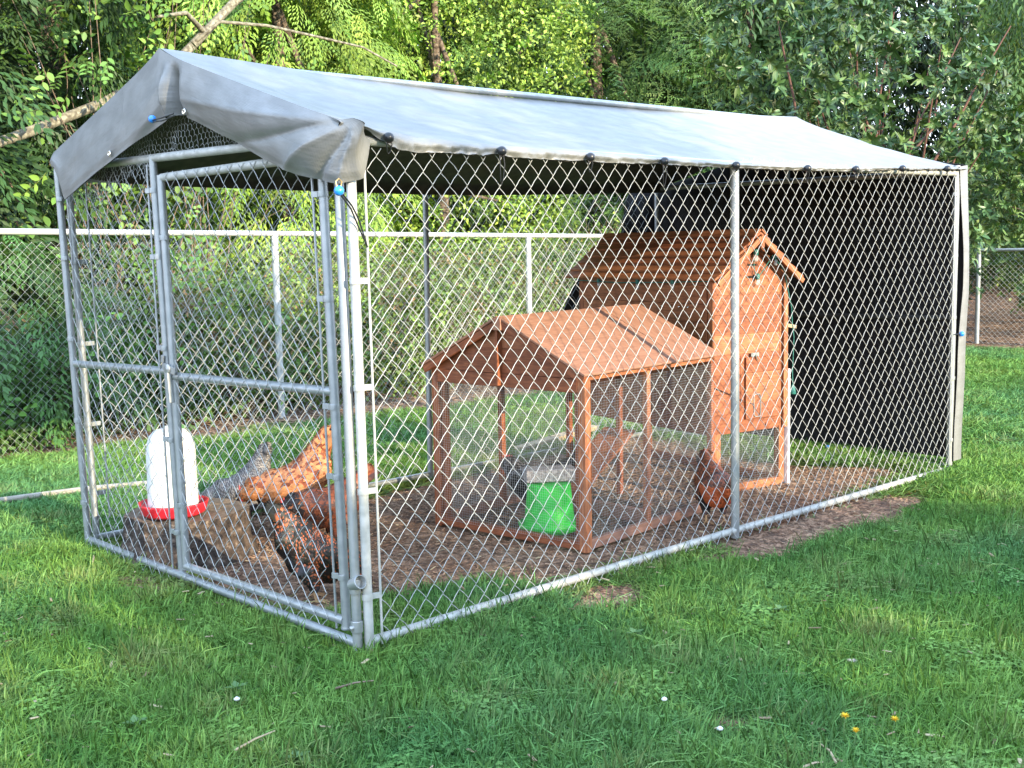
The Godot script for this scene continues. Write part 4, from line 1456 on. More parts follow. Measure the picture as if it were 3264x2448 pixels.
func leafy(kind: String) -> ArrayMesh:           # a sprig that grows along +x, top side up
	if leaf_meshes.has(kind):
		return leaf_meshes[kind]
	var b := Build.new()
	b.tinted = true
	match kind:
		"broad":                                                   # alternate round leaves on a thin stem
			for k in 6:
				var t := 0.03 + k * 0.045
				var s := 1.0 if k % 2 else -1.0
				var g := rng.randf_range(0.8, 1.2)
				b.tint = Color(g, g, g * 0.95)
				var d := Vector3(0.5, rng.randf_range(-0.3, 0.25), s * 0.8).normalized()
				blade(b, Vector3(t, -t * 0.15, 0), d, d.cross(Vector3.UP).normalized(), rng.randf_range(0.055, 0.085), rng.randf_range(0.018, 0.027), 0.2, 0.3, true)
			b.tint = Color(0.8, 0.55, 0.4)
			b.tube(pv([Vector3.ZERO, Vector3(0.14, -0.01, 0), Vector3(0.27, -0.045, 0)]), 0.0025, 3, 0.001, false)
		"small":
			for k in 16:
				var t := rng.randf_range(0.0, 0.30)
				var g := rng.randf_range(0.65, 1.3)
				b.tint = Color(g, g, g * 0.9)
				var d := (Vector3(0.6, 0, 0) + jit(0.9)).normalized()
				blade(b, Vector3(t, 0, 0) + jit(0.05), d, d.cross(Vector3.UP + jit(0.5)).normalized(), rng.randf_range(0.035, 0.06), rng.randf_range(0.012, 0.02), 0.15)
		"cedar":                                                   # flat drooping spray with alternate side sprays
			for k in 13:
				var t := k * 0.032
				var s := 1.0 if k % 2 else -1.0
				var l := 0.17 * sin(PI * clampf(0.25 + k / 15.0, 0, 1)) + 0.02
				var base := Vector3(t, -t * t * 0.9, 0)
				for q in 5:
					var g := rng.randf_range(0.7, 1.25)
					b.tint = Color(g, g, g * 0.9)
					var p := base + Vector3(0.45, -0.12 * q * 0.4, 0.8 * s) * (l * q / 5.0)
					var d := Vector3(0.75 + 0.1 * q, -0.35, s * (0.2 + 0.55 * (q % 2))).normalized()
					blade(b, p, d, d.cross(Vector3.UP).normalized(), 0.055, 0.0085, 0.1, 0.15)
			b.tint = Color(0.9, 1, 0.8)
			blade(b, Vector3(0.40, -0.15, 0), Vector3(0.8, -0.6, 0).normalized(), Vector3.BACK, 0.07, 0.012)
		"needle":                                                  # feathery hemlock spray
			for k in 9:
				var t := k * 0.038
				var s := 1.0 if k % 2 else -1.0
				var l := 0.13 * (1.0 - k / 11.0) + 0.03
				for q in 6:
					var g := rng.randf_range(0.65, 1.3)
					b.tint = Color(g, g, g)
					var p := Vector3(t, -t * 0.25, 0) + Vector3(0.55, -0.08, 0.8 * s) * (l * q / 6.0)
					for e in [-1.0, 1.0]:
						var d := Vector3(0.55, rng.randf_range(-0.2, 0.2), e * 0.8).normalized()
						blade(b, p, d, d.cross(Vector3.UP).normalized(), 0.024, 0.0042, 0.0, 0.1)
		"whorl":                                                   # long leathery leaves spread round the end of a shoot
			for k in 11:
				var a := TAU * k / 11.0 + rng.randf_range(-0.4, 0.4)
				var g := rng.randf_range(0.75, 1.25)
				b.tint = Color(g, g, g)
				var d := Vector3(rng.randf_range(0.0, 1.3), sin(a), cos(a)).normalized()
				blade(b, Vector3(rng.randf_range(-0.09, 0.03), 0, 0), d, d.cross(Vector3.RIGHT).normalized(), rng.randf_range(0.08, 0.16), rng.randf_range(0.014, 0.021), 0.25, rng.randf_range(0.15, 0.5), true)
			b.tint = Color(1.3, 0.6, 0.45)
			b.tube(pv([Vector3(-0.14, 0.0, 0), Vector3(-0.05, 0.0, 0), Vector3(0.03, 0, 0)]), 0.004, 4, 0.003, false)
		"dry":                                                     # bare dead stems and curled leaves
			for k in 9:
				var g := rng.randf_range(0.5, 1.2)
				b.tint = Color(g, g, g)
				var p := jit(0.10)
				var d := jit(1.0).normalized()
				b.tube(pv([p, p + d * 0.12 + jit(0.02), p + d * 0.26 + jit(0.04)]), 0.0022, 3, 0.001, false)
			for k in 6:
				var d := jit(1.0).normalized()
				b.tint = Color(1.1, 0.85, 0.6)
				blade(b, jit(0.14), d, d.cross(jit(1.0)).normalized(), 0.05, 0.014, 0.5)
	leaf_meshes[kind] = b.mesh()
	return leaf_meshes[kind]


func crown(parent: Node, kind: String, lobes: Array, count: int, color: Color, spread: float, droop: float, size: float, thin := 0.0, bright := 0.35, called := "crown", m: Material = null, cut: Variant = null) -> MultiMeshInstance3D:
	# sprigs through the volume of the lobes [centre, radii], thicker towards their shells, with gaps where a noise is low
	var where := []
	var tints := []
	var total := 0.0
	for l in lobes:
		total += l[1].x * l[1].y * l[1].z
	for l in lobes:
		var c: Vector3 = l[0]
		var r: Vector3 = l[1]
		var n := int(count * r.x * r.y * r.z / total)
		for k in n:
			var d := jit(1.0)
			while d.length_squared() > 1.0 or d.length_squared() < 0.01:
				d = jit(1.0)
			var len0 := d.length()
			d = d / len0 * pow(len0, 0.45)
			var p := c + d * r * rng.randf_range(0.92, 1.10)
			var gap := noise.get_noise_3d(p.x * 1.1 + c.x, p.y * 1.3, p.z * 1.1)
			if gap < thin - 0.5 or p.y < 0.05:
				continue
			if cut != null and not cut.call(p):
				continue
			var out := (d * Vector3(1, 0.35, 1) + jit(spread)).normalized()
			out = (out + Vector3(0, -droop, 0)).normalized()
			var s := size * rng.randf_range(0.65, 1.35)
			var up := (Vector3.UP * 0.45 + jit(0.65) + d * 0.9).normalized()
			var b := frame_of(out, up)
			where.push_back(Transform3D(b.scaled(Vector3.ONE * s), p))
			var g := rng.randf_range(1.0 - bright, 1.0 + bright) * (1.0 + gap * 0.5)
			var h := rng.randf_range(-0.12, 0.12)
			tints.push_back(Color(color.r * g * (1.0 + h), color.g * g, color.b * g * (1.0 - h)))
	return many(called, leafy(kind), m if m else M.leaf, where, tints, parent)


func stems(parent: Node, called: String, m: Material, base: Vector3, tips: Array, r: float, bend := 0.15) -> void:
	for tp in tips:
		var b := Build.new()
		var q: Vector3 = tp
		var pts := []
		for k in 7:
			var t := k / 6.0
			pts.push_back(base.lerp(q, t) + Vector3(0, sin(PI * t) * bend * base.distance_to(q) * 0.4, 0) + jit(0.03 * base.distance_to(q)) * sin(PI * t))
		b.tube(pv(pts), r, 7, r * 0.25, false)
		part(called, b, m, parent)


func tree(called: String, label: String, cat: String, x: float, z: float, kind: String, lobes: Array, count: int, color: Color, spread := 0.6, droop := 0.3, size := 1.0, thin := 0.25, group := "", trunk_r := 0.12, trunk_h := 4.0, bright := 0.35, m: Material = null) -> Node3D:
	var y := height_at(x, z)
	var t := thing(called, label, cat, Vector3(x, y, z), 0.0, group)
	if trunk_r > 0:
		var b := Build.new()
		b.tube(pv([Vector3(0, -0.1, 0), Vector3(0.03, trunk_h * 0.3, 0.02), Vector3(-0.04, trunk_h * 0.65, 0.0), Vector3(0.02, trunk_h, 0.03)]), trunk_r, 10, trunk_r * 0.25, false)
		part("trunk", b, M.bark, t)
		for k in 6:
			var h := trunk_h * (0.3 + 0.11 * k)
			var a := k * 2.4
			var l: Array = lobes[k % lobes.size()]
			var e: Vector3 = l[0] + Vector3(cos(a) * l[1].x, 0.1, sin(a) * l[1].z) * 0.7
			b = Build.new()
			b.tube(pv([Vector3(0, h, 0), Vector3(e.x * 0.5, lerpf(h, e.y, 0.6), e.z * 0.5), e]), trunk_r * 0.4, 7, trunk_r * 0.1, false)
			part("limb", b, M.bark, t)
	crown(t, kind, lobes, count, color, spread, droop, size, thin, bright, "crown", m)
	return t


func woods() -> void:
	var g := "trees at the edge of the wood"
	# left: dark cedars with hanging fronds
	tree("cedar_tree", "dark cedar in the shade at the left edge, behind the fence", "tree", 1.3, -8.2, "cedar", [[Vector3(0, 1.2, 0), Vector3(1.7, 1.5, 1.4)], [Vector3(0.2, 3.4, 0), Vector3(1.8, 1.9, 1.4)], [Vector3(0.3, 5.8, 0), Vector3(1.6, 1.7, 1.3)]], 2200, Color(0.035, 0.075, 0.02), 0.5, 0.7, 1.5, 0.42, g, 0.16, 6.0)
	tree("cedar_tree", "low green cedar sapling with fronds against the left end of the fence", "tree", 1.0, -6.3, "cedar", [[Vector3(0.1, 0.85, 0.2), Vector3(0.95, 0.75, 0.6)], [Vector3(0.3, 0.35, 0.3), Vector3(0.9, 0.4, 0.5)]], 420, Color(0.06, 0.13, 0.03), 0.45, 0.6, 1.0, 0.35, "", 0.04, 1.4)
	tree("fir_tree", "dark fir behind the bare twigs left of the tarp peak", "tree", 3.6, -10.4, "needle", [[Vector3(0, 1.6, 0), Vector3(2.2, 1.8, 1.6)], [Vector3(0, 4.4, 0), Vector3(1.9, 2.2, 1.5)]], 2600, Color(0.03, 0.062, 0.02), 0.5, 0.4, 2.2, 0.4, g, 0.18, 7.0)
	# the shrub with pale round leaves and bare twigs
	var s := tree("salmonberry_shrub", "open shrub of pale round leaves and bare brown twigs left of the tarp peak", "shrub", 2.9, -7.45, "broad", [[Vector3(-0.5, 2.2, 0.1), Vector3(1.5, 1.3, 0.7)], [Vector3(0.5, 3.2, 0.1), Vector3(1.4, 1.0, 0.7)], [Vector3(-0.3, 0.9, 0.3), Vector3(1.5, 0.9, 0.6)]], 680, Color(0.12, 0.22, 0.042), 0.9, 0.15, 0.95, 0.3, "", 0.0)
	var tips := []
	for k in 44:
		tips.push_back(Vector3(rng.randf_range(-1.7, 1.7), rng.randf_range(1.4, 4.3), rng.randf_range(-0.4, 0.6)))
	for k in 9:
		stems(s, "twig", M.twig, Vector3(rng.randf_range(-0.9, 0.9), 0, rng.randf_range(-0.2, 0.3)), tips.slice(k * 5, k * 5 + 5), 0.009, 0.12)
	# the leaning mossy trunk over the tarp peak
	var l := thing("leaning_trunk", "mossy grey trunk leaning across the wood above the tarp peak", "tree trunk", Vector3(2.06, 2.6, -7.0))
	var b := Build.new()
	b.tube(pv([Vector3(-4.6, -2.7, -1.6), Vector3(-1.3, -0.55, -0.4), Vector3(-0.2, -0.1, -0.05), Vector3(0.45, 0.18, 0.0), Vector3(0.95, 0.46, 0.02), Vector3(1.25, 0.66, 0.0), Vector3(1.5, 0.9, 0.0), Vector3(1.88, 1.25, -0.05), Vector3(2.7, 1.75, -0.2)]), 0.047, 10, 0.042, false)
	part("trunk", b, M.mossy, l)
	b = Build.new()
	b.tube(pv([Vector3(1.36, 0.78, 0.0), Vector3(1.55, 0.98, 0.2), Vector3(2.0, 0.98, 0.3), Vector3(2.6, 0.93, 0.32), Vector3(3.1, 0.88, 0.35), Vector3(3.5, 0.72, 0.4)]), 0.019, 8, 0.009, false)
	part("limb", b, M.mossy, l)
	b = Build.new()
	b.tube(pv([Vector3(1.5, 0.9, 0.0), Vector3(1.2, 1.02, 0.2), Vector3(0.85, 0.93, 0.3)]), 0.03, 8, 0.012, false)
	part("limb", b, M.mossy, l)
	# centre: sunlit young trees
	tree("cedar_tree", "bright yellow-green young cedar hanging over the middle of the tarp", "tree", 5.6, -8.8, "cedar", [[Vector3(0, 1.5, 0), Vector3(1.6, 1.3, 1.2)], [Vector3(-0.2, 3.3, 0.2), Vector3(1.7, 1.6, 1.2)], [Vector3(0.2, 5.4, 0), Vector3(1.5, 1.4, 1.1)]], 2600, Color(0.21, 0.33, 0.055), 0.55, 0.75, 1.05, 0.3, g, 0.11, 6.0, 0.4)
	tree("alder_tree", "sunlit alder with small bright leaves above the middle of the tarp", "tree", 8.2, -9.0, "small", [[Vector3(-0.3, 1.5, 0.2), Vector3(2.0, 1.4, 1.2)], [Vector3(0.2, 3.6, 0.2), Vector3(2.0, 1.5, 1.3)], [Vector3(-0.3, 5.6, 0), Vector3(1.7, 1.3, 1.2)]], 3600, Color(0.26, 0.38, 0.07), 0.9, 0.15, 1.15, 0.3, g, 0.10, 6.0, 0.45)
	tree("alder_tree", "alder of lime green leaves behind the leaning trunk", "tree", 6.4, -11.0, "small", [[Vector3(0, 2.0, 0), Vector3(2.2, 2.0, 1.2)], [Vector3(0, 5.0, 0), Vector3(2.4, 2.0, 1.3)]], 2600, Color(0.18, 0.28, 0.055), 0.9, 0.15, 1.5, 0.3, g, 0.12, 7.0, 0.45)
	tree("hemlock_tree", "feathery green hemlock right of the sunlit alder", "tree", 11.6, -9.2, "needle", [[Vector3(0, 1.5, 0), Vector3(2.3, 1.6, 1.5)], [Vector3(-0.2, 3.6, 0.2), Vector3(2.2, 1.5, 1.4)], [Vector3(0, 5.8, 0), Vector3(1.8, 1.5, 1.3)]], 3800, Color(0.12, 0.21, 0.055), 0.5, 0.35, 1.8, 0.42, g, 0.14, 7.0, 0.45)
	tree("alder_tree", "tall alder seen between the hemlock and the sunlit alder", "tree", 11.0, -13.0, "small", [[Vector3(0, 2.5, 0), Vector3(3.0, 2.5, 1.6)], [Vector3(0, 6.0, 0), Vector3(3.0, 2.5, 1.6)]], 2600, Color(0.17, 0.26, 0.05), 0.9, 0.2, 1.9, 0.3, g, 0.15, 8.0, 0.45)
	# right: the big rhododendron behind the yard
	var rh := thing("rhododendron", "large rhododendron with leathery dark leaves and reddish stems behind the far end", "shrub", Vector3(11.6, 0, -4.9))
	tips = []
	for k in 26:
		tips.push_back(Vector3(rng.randf_range(-2.2, 3.0), rng.randf_range(2.2, 4.8), rng.randf_range(-1.2, 1.0)))
	stems(rh, "stem", M.red_stem, Vector3(-0.2, 0, 0), tips.slice(0, 9), 0.035, 0.1)
	stems(rh, "stem", M.red_stem, Vector3(0.9, 0, 0.2), tips.slice(9, 18), 0.03, 0.1)
	stems(rh, "stem", M.red_stem, Vector3(1.6, 0, -0.3), tips.slice(18, 26), 0.03, 0.1)
	crown(rh, "whorl", [[Vector3(-0.8, 3.9, 0), Vector3(1.7, 1.2, 1.2)], [Vector3(1.0, 3.4, 0.2), Vector3(2.0, 1.5, 1.2)], [Vector3(0.8, 1.6, 0.4), Vector3(2.1, 1.3, 1.0)], [Vector3(2.7, 2.4, 0.2), Vector3(1.3, 1.5, 0.9)]], 2900, Color(0.06, 0.115, 0.033), 1.0, -0.05, 1.0, 0.52, 0.45, "crown", M.glossy_leaf)
	tree("cedar_tree", "dark cedar behind the rhododendron", "tree", 14.6, -8.5, "cedar", [[Vector3(0, 2.0, 0), Vector3(2.6, 2.0, 1.5)], [Vector3(0, 4.8, 0), Vector3(2.4, 2.0, 1.5)]], 1900, Color(0.045, 0.09, 0.028), 0.5, 0.7, 2.2, 0.35, g, 0.2, 8.0)
	tree("cedar_tree", "weeping cedar with yellowish tips at the top right, sky showing through", "tree", 17.2, -4.6, "cedar", [[Vector3(0.3, 4.4, 0), Vector3(1.9, 1.5, 1.2)], [Vector3(-0.8, 5.4, 0), Vector3(1.6, 1.3, 1.0)], [Vector3(0.8, 2.4, 0.6), Vector3(1.4, 1.0, 1.0)]], 900, Color(0.075, 0.13, 0.035), 0.4, 1.1, 1.7, 0.5, g, 0.13, 6.5)
	tree("laurel_shrub", "green laurel shrub hanging over the low fence at the right edge", "shrub", 15.8, -3.4, "whorl", [[Vector3(0, 1.1, 0.2), Vector3(1.5, 1.0, 1.3)], [Vector3(0.5, 2.4, 0.0), Vector3(1.7, 1.1, 1.2)], [Vector3(-0.7, 2.0, -0.8), Vector3(1.1, 1.4, 0.9)]], 1600, Color(0.085, 0.15, 0.04), 1.0, 0.1, 0.95, 0.47, "", 0.05, 2.6, 0.45)
	tree("laurel_shrub", "low yellow-green shrub beyond the low fence at the far right", "shrub", 19.5, -4.6, "small", [[Vector3(0, 1.2, 0), Vector3(2.2, 1.3, 1.5)]], 900, Color(0.14, 0.21, 0.05), 0.8, 0.1, 1.7, 0.3, "", 0.05, 2.2, 0.45)
	tree("cedar_tree", "far cedar at the top right corner", "tree", 23.5, -7.0, "cedar", [[Vector3(0, 2.5, 0), Vector3(2.6, 2.3, 1.8)], [Vector3(1.4, 6.0, 0), Vector3(1.6, 2.0, 1.5)]], 1100, Color(0.06, 0.11, 0.035), 0.5, 0.8, 2.4, 0.45, g, 0.2, 8.0)
	# brambles and creepers along the back fence
	var n := 0
	for q in [[0.2, -6.1, 0.8, 0], [1.9, -6.2, 0.9, 0], [3.0, -6.1, 1.15, 1], [4.2, -6.3, 1.2, 2], [5.3, -6.2, 1.25, 1], [6.5, -6.4, 1.3, 2], [7.8, -6.4, 1.4, 1], [9.2, -6.6, 1.5, 2]]:
		var where: String = ["at the left end of the back fence", "below the pale-leaved shrub", "behind the gate", "behind the second fence post", "left of the covered run", "behind the covered run", "behind the hen house", "at the far end of the back fence"][n]
		var t := thing("bramble_bush", "tangled bramble bush, dry stems among green leaves, %s" % where, "bush", Vector3(q[0], height_at(q[0], q[1]), q[1]), 0.0, "brambles along the back fence")
		var h: float = q[2]
		var col: Color = [Color(0.06, 0.12, 0.03), Color(0.13, 0.21, 0.05), Color(0.16, 0.25, 0.06)][q[3]]
		crown(t, "small", [[Vector3(0, h * 0.5, 0), Vector3(0.85, h * 0.6, 0.5)], [Vector3(0.3, h * 0.25, 0.35), Vector3(0.7, h * 0.3, 0.3)]], 800, col, 0.9, 0.1, 0.95, 0.3, 0.5, "foliage")
		crown(t, "dry", [[Vector3(0, h * 0.55, 0.1), Vector3(0.9, h * 0.6, 0.5)]], 60 if q[3] else 25, Color(0.26, 0.19, 0.11), 1.0, 0.0, 1.0, 0.2, 0.4, "dry_stems")
		n += 1
	for q in [[1.25, -5.55, 0.7], [2.15, -5.5, 1.5], [0.75, -5.5, 0.35], [3.05, -5.5, 1.1]]:
		var t := thing("creeper", ["leafy creeper low on the back fence, lower left", "creeper climbing the back fence beside the latch post", "broad-leaved weed at the foot of the fence, left edge", "creeper on the fence post behind the gate"][[0.7, 1.5, 0.35, 1.1].find(q[2])], "creeper", Vector3(q[0], 0, q[1]))
		crown(t, "broad", [[Vector3(0, q[2] * 0.55, 0), Vector3(0.28, q[2] * 0.5, 0.10)]], 46, Color(0.12, 0.25, 0.05), 0.9, 0.2, 0.9, 0.0, 0.35, "foliage")
	# the dark wood behind
	var where2 := []
	var tints := []
	for k in 8000:
		var x := rng.randf_range(-8.0, 42.0)
		var z := rng.randf_range(-21.0, -13.0) + maxf(0.0, x - 18.0) * 0.35
		var y := rng.randf_range(0.0, 11.0)
		if x > 24.0 and x < 34.0 and y > 2.6 and noise.get_noise_2d(x * 0.35, y * 0.5) > 0.05:
			continue
		where2.push_back(Transform3D(frame_of((jit(0.7) + Vector3(0, -0.4, 0.5)).normalized()).scaled(Vector3.ONE * rng.randf_range(3.2, 6.5)), Vector3(x, y + height_at(x, z), z)))
		var gg := rng.randf_range(0.5, 1.2)
		tints.push_back(Color(0.022 * gg, 0.045 * gg, 0.014 * gg))
	var wood_ := many("distant_wood", leafy("cedar"), M.leaf, where2, tints)
	tag(wood_, "dark wood of conifers closing the view behind all the nearer trees", "wood")


func shade_trees() -> void:
	# the tall trees behind the viewer whose broken shadow lies over the lawn and the near part of the yard
	var lit := func(p: Vector3) -> bool:
		var y0 := p.y - SLOPE * p.z
		var x := p.x - p.z * SUN.x / SUN.z
		var top := along([[-6.0, 0.12], [-0.5, 0.2], [0.0, 0.3], [0.6, 0.32], [0.8, 0.6], [1.2, 0.6], [2.1, 0.5], [2.7, 0.2], [3.2, -0.05], [4.2, -0.28], [7.5, -0.3], [8.8, 0.4], [14.0, 0.6], [20.0, 0.0]], x)
		top += 0.16 * noise.get_noise_2d(x * 1.6, y0 * 2.0)
		if y0 > 1.93 and y0 < 2.8 and x > -1.5 and x < 2.7 + 1.4 * (y0 - 2.3):                # a bough that shades the near end of the roof
			return noise.get_noise_2d(x * 1.2 + 20.0, y0 * 3.0) > -0.22
		return y0 < top and not (y0 > -0.9 and noise.get_noise_2d(x * 1.5 + 60.0, y0 * 2.6) > 0.30)
	for k in 7:
		var x: float = [-4.5, -1.6, 1.2, 4.0, 7.2, 10.5, 14.0][k]
		var t := thing("maple_tree", "leafy maple at the sunny edge of the lawn, outside the picture", "tree", Vector3(x, 0, 12.5), 0.0, "maples along the sunny edge of the lawn")
		var b := Build.new()
		b.tube(pv([Vector3(0, -0.1, 0), Vector3(0.1, 1.6, 0), Vector3(0.0, 3.2, 0.1)]), 0.12, 8, 0.05, false)
		part("trunk", b, M.bark, t)
		var off := Vector3(x, 0, 12.5)
		var cut := func(p: Vector3) -> bool: return lit.call(p + off)
		crown(t, "broad", [[Vector3(0, 1.6, 0), Vector3(2.2, 1.5, 0.9)], [Vector3(0, 3.6, 0), Vector3(2.2, 1.6, 0.9)], [Vector3(0, 6.0, 0), Vector3(2.2, 0.7, 0.9)]], 4500, Color(0.07, 0.13, 0.03), 0.9, 0.1, 1.25, 0.0, 0.3, "crown", null, cut)


# ---------------------------------------------------------------- the lawn

func tuft(seed_: int, blades: int, h: float, r: float, lie := 1.0, wide := 1.0) -> ArrayMesh:
	var g := RandomNumberGenerator.new()
	g.seed = seed_
	var b := Build.new()
	b.tinted = true
	for k in blades:
		var a := g.randf() * TAU
		var p := Vector3(cos(a), 0, sin(a)) * r * sqrt(g.randf())
		var lean := g.randf_range(0.1, 1.7) * lie
		var w := g.randf() * TAU
		var d := Vector3(cos(w) * lean, 1.0, sin(w) * lean).normalized()
		var l := h * g.randf_range(0.45, 1.25)
		var side := d.cross(Vector3(cos(a * 3.0), 0.2, sin(a * 3.0))).normalized() * g.randf_range(0.0012, 0.0027) * wide
		var mid := p + d * l * 0.55
		var tip := p + d * l + Vector3(d.x, -0.55, d.z) * l * 0.35 * minf(lean, 1.2)
		tip.y = maxf(tip.y, 0.006)
		var n := d.cross(side).normalized()
		n = (n * (1.0 if n.y > 0.0 else -1.0) + Vector3(0, 0.3, 0)).normalized()
		var s := g.randf_range(0.45, 1.6)
		var hue := Color(1, 1, 1)
		if g.randf() < 0.10:
			hue = Color(2.3, 1.35, 1.5)
		elif g.randf() < 0.3:
			hue = Color(1.25, 1.08, 0.85)
		elif g.randf() < 0.25:
			hue = Color(0.8, 0.95, 1.25)
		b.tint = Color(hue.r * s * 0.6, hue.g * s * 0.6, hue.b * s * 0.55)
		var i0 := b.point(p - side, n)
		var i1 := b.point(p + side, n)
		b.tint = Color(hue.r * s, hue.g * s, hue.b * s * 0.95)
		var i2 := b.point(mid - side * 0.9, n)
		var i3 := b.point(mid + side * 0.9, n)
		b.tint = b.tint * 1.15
		var i4 := b.point(tip, n)
		b.face(i0, i2, i1)
		b.face(i1, i2, i3)
		b.face(i2, i4, i3)
	return b.mesh()


func clover_patch(seed_: int) -> ArrayMesh:
	var g := RandomNumberGenerator.new()
	g.seed = seed_
	var b := Build.new()
	b.tinted = true
	for k in 12:
		var a := g.randf() * TAU
		var p := Vector3(cos(a), 0, sin(a)) * 0.05 * sqrt(g.randf()) + Vector3(0, g.randf_range(0.012, 0.04), 0)
		var s := g.randf_range(0.7, 1.35)
		b.tint = Color(s, s, s)
		var t := g.randf() * TAU
		for q in 3:
			var d := Vector3(cos(t + q * TAU / 3.0), g.randf_range(-0.1, 0.35), sin(t + q * TAU / 3.0)).normalized()
			blade(b, p, d, d.cross(Vector3.UP).normalized(), 0.011, 0.0048, 0.15, 0.2, true)
	return b.mesh()


func lawn() -> void:
	var eye := Vector2(-2.5, 3.4)
	var sets := [[], [], [], [], []]
	var tints := [[], [], [], [], []]
	var put_tuft := func(x: float, z: float, far: bool) -> void:
		var dirt := dirt_at(x, z)
		if rng.randf() < dirt * 1.12 - (0.05 if z > -0.6 else 0.0):
			return
		var n1 := noise.get_noise_2d(x * 0.9, z * 0.9)
		var n2 := noise.get_noise_2d(x * 2.6 + 30.0, z * 2.6)
		var n3 := noise.get_noise_2d(x * 0.35 + 90.0, z * 0.35)
		var n4 := noise.get_noise_2d(x * 6.0 + 130.0, z * 6.0)
		var tall := clampf((0.95 + n2 * 0.35 + n4 * 0.3 + rng.randf_range(-0.15, 0.2)) * (1.0 - 0.45 * dirt), 0.4, 1.4)
		var s := rng.randf_range(0.85, 1.25)
		var wind := (n2 + n4) * 6.0 + 0.6
		var y := (Vector3(cos(wind), 0, sin(wind)) * 0.22 + Vector3.UP).normalized()
		var turn := rng.randf() * TAU
		var b := frame_of(Vector3(cos(turn), 0, sin(turn)), y)
		b = Basis(b.x * s, y * tall, b.z * s)
		if far:
			b = b.scaled(Vector3(1.8, 1.15, 1.8))
		var c := Color(0.10, 0.225, 0.048).lerp(Color(0.18, 0.315, 0.075), clampf(0.5 + n1 * 0.9 + n4 * 0.5, 0, 1))
		c = c.lerp(Color(0.075, 0.21, 0.095), clampf(n3 * 1.3, 0, 0.6))
		c = c.lerp(Color(0.26, 0.23, 0.11), clampf(n2 * 1.2 - 0.3, 0, 0.5) + dirt * 0.4)
		var g := rng.randf_range(0.75, 1.25)
		var k := 2 if far else rng.randi_range(0, 1)
		if not far and noise.get_noise_2d(x * 1.6 + 300.0, z * 1.6) > 0.36 and rng.randf() < 0.4:
			k = 4
			c = c.lerp(Color(0.11, 0.21, 0.045), 0.3)
		elif not far and rng.randf() < 0.07 + 0.25 * maxf(n3, 0.0):
			k = 3
			b = Basis(b.x, b.y * 0.9, b.z)
		sets[k].push_back(Transform3D(b, Vector3(x, height_at(x, z) - 0.004, z)))
		tints[k].push_back(Color(c.r * g, c.g * g, c.b * g))
	for k in 84000:                                      # near: a wedge in front of and around the yard
		var r := 2.6 + 6.0 * pow(rng.randf(), 0.85)
		var a := rng.randf_range(-1.10, 0.50)                # angle from +x towards +z, seen from the viewer's feet
		var p := eye + Vector2(cos(a - 0.32), sin(a - 0.32)) * r
		if p.y > -5.3:
			put_tuft.call(p.x, p.y, r > 7.0)
	for k in 16000:
		var x := rng.randf_range(3.0, 15.0)
		var z := rng.randf_range(-5.0, 2.5)
		if Vector2(x, z).distance_to(eye) > 8.0:
			put_tuft.call(x, z, true)
	for k in 5000:
		var x := rng.randf_range(-2.0, 3.2)
		var z := rng.randf_range(-5.2, -2.2)
		put_tuft.call(x, z, true)
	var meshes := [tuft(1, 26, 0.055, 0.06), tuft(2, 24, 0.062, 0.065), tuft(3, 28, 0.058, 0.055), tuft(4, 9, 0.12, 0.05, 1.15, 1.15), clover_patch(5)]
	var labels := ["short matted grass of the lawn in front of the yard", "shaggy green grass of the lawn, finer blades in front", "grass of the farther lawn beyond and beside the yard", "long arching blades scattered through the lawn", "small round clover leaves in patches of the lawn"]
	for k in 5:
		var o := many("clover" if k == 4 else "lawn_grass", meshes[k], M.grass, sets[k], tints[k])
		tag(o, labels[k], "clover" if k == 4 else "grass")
	# bark chips, straw and crumbs of earth on the bare ground
	var chip := Build.new()
	chip.box(Transform3D(), Vector3(0.024, 0.004, 0.007), 0.001)
	var where := []
	var tint := []
	for k in 19000:
		var x := rng.randf_range(-0.2, 5.0)
		var z := rng.randf_range(-2.4, 0.5)
		if rng.randf() > dirt_at(x, z):
			continue
		var g := rng.randf()
		var c := Color(0.13, 0.07, 0.042).lerp(Color(0.40, 0.265, 0.17), g * g)
		if rng.randf() < 0.04:
			c = Color(0.42, 0.34, 0.22)
		tint.push_back(c)
		where.push_back(Transform3D(Basis.from_euler(Vector3(rng.randf_range(-0.5, 0.5), rng.randf() * TAU, rng.randf_range(-0.5, 0.5))).scaled(Vector3.ONE * rng.randf_range(0.3, 1.05)), Vector3(x, height_at(x, z) + 0.002, z)))
	for k in 700:                                        # thatch and dead leaves lying in the lawn
		var x := rng.randf_range(-2.2, 3.5)
		var z := rng.randf_range(-1.6, 2.4)
		var g := rng.randf()
		tint.push_back(Color(0.13, 0.075, 0.045).lerp(Color(0.42, 0.34, 0.2), g))
		where.push_back(Transform3D(Basis.from_euler(Vector3(rng.randf_range(-0.4, 0.4), rng.randf() * TAU, rng.randf_range(-0.4, 0.4))).scaled(Vector3(1.3, 0.7, rng.randf_range(0.5, 2.4)) * rng.randf_range(0.5, 1.3)), Vector3(x, height_at(x, z) + rng.randf_range(0.015, 0.04), z)))
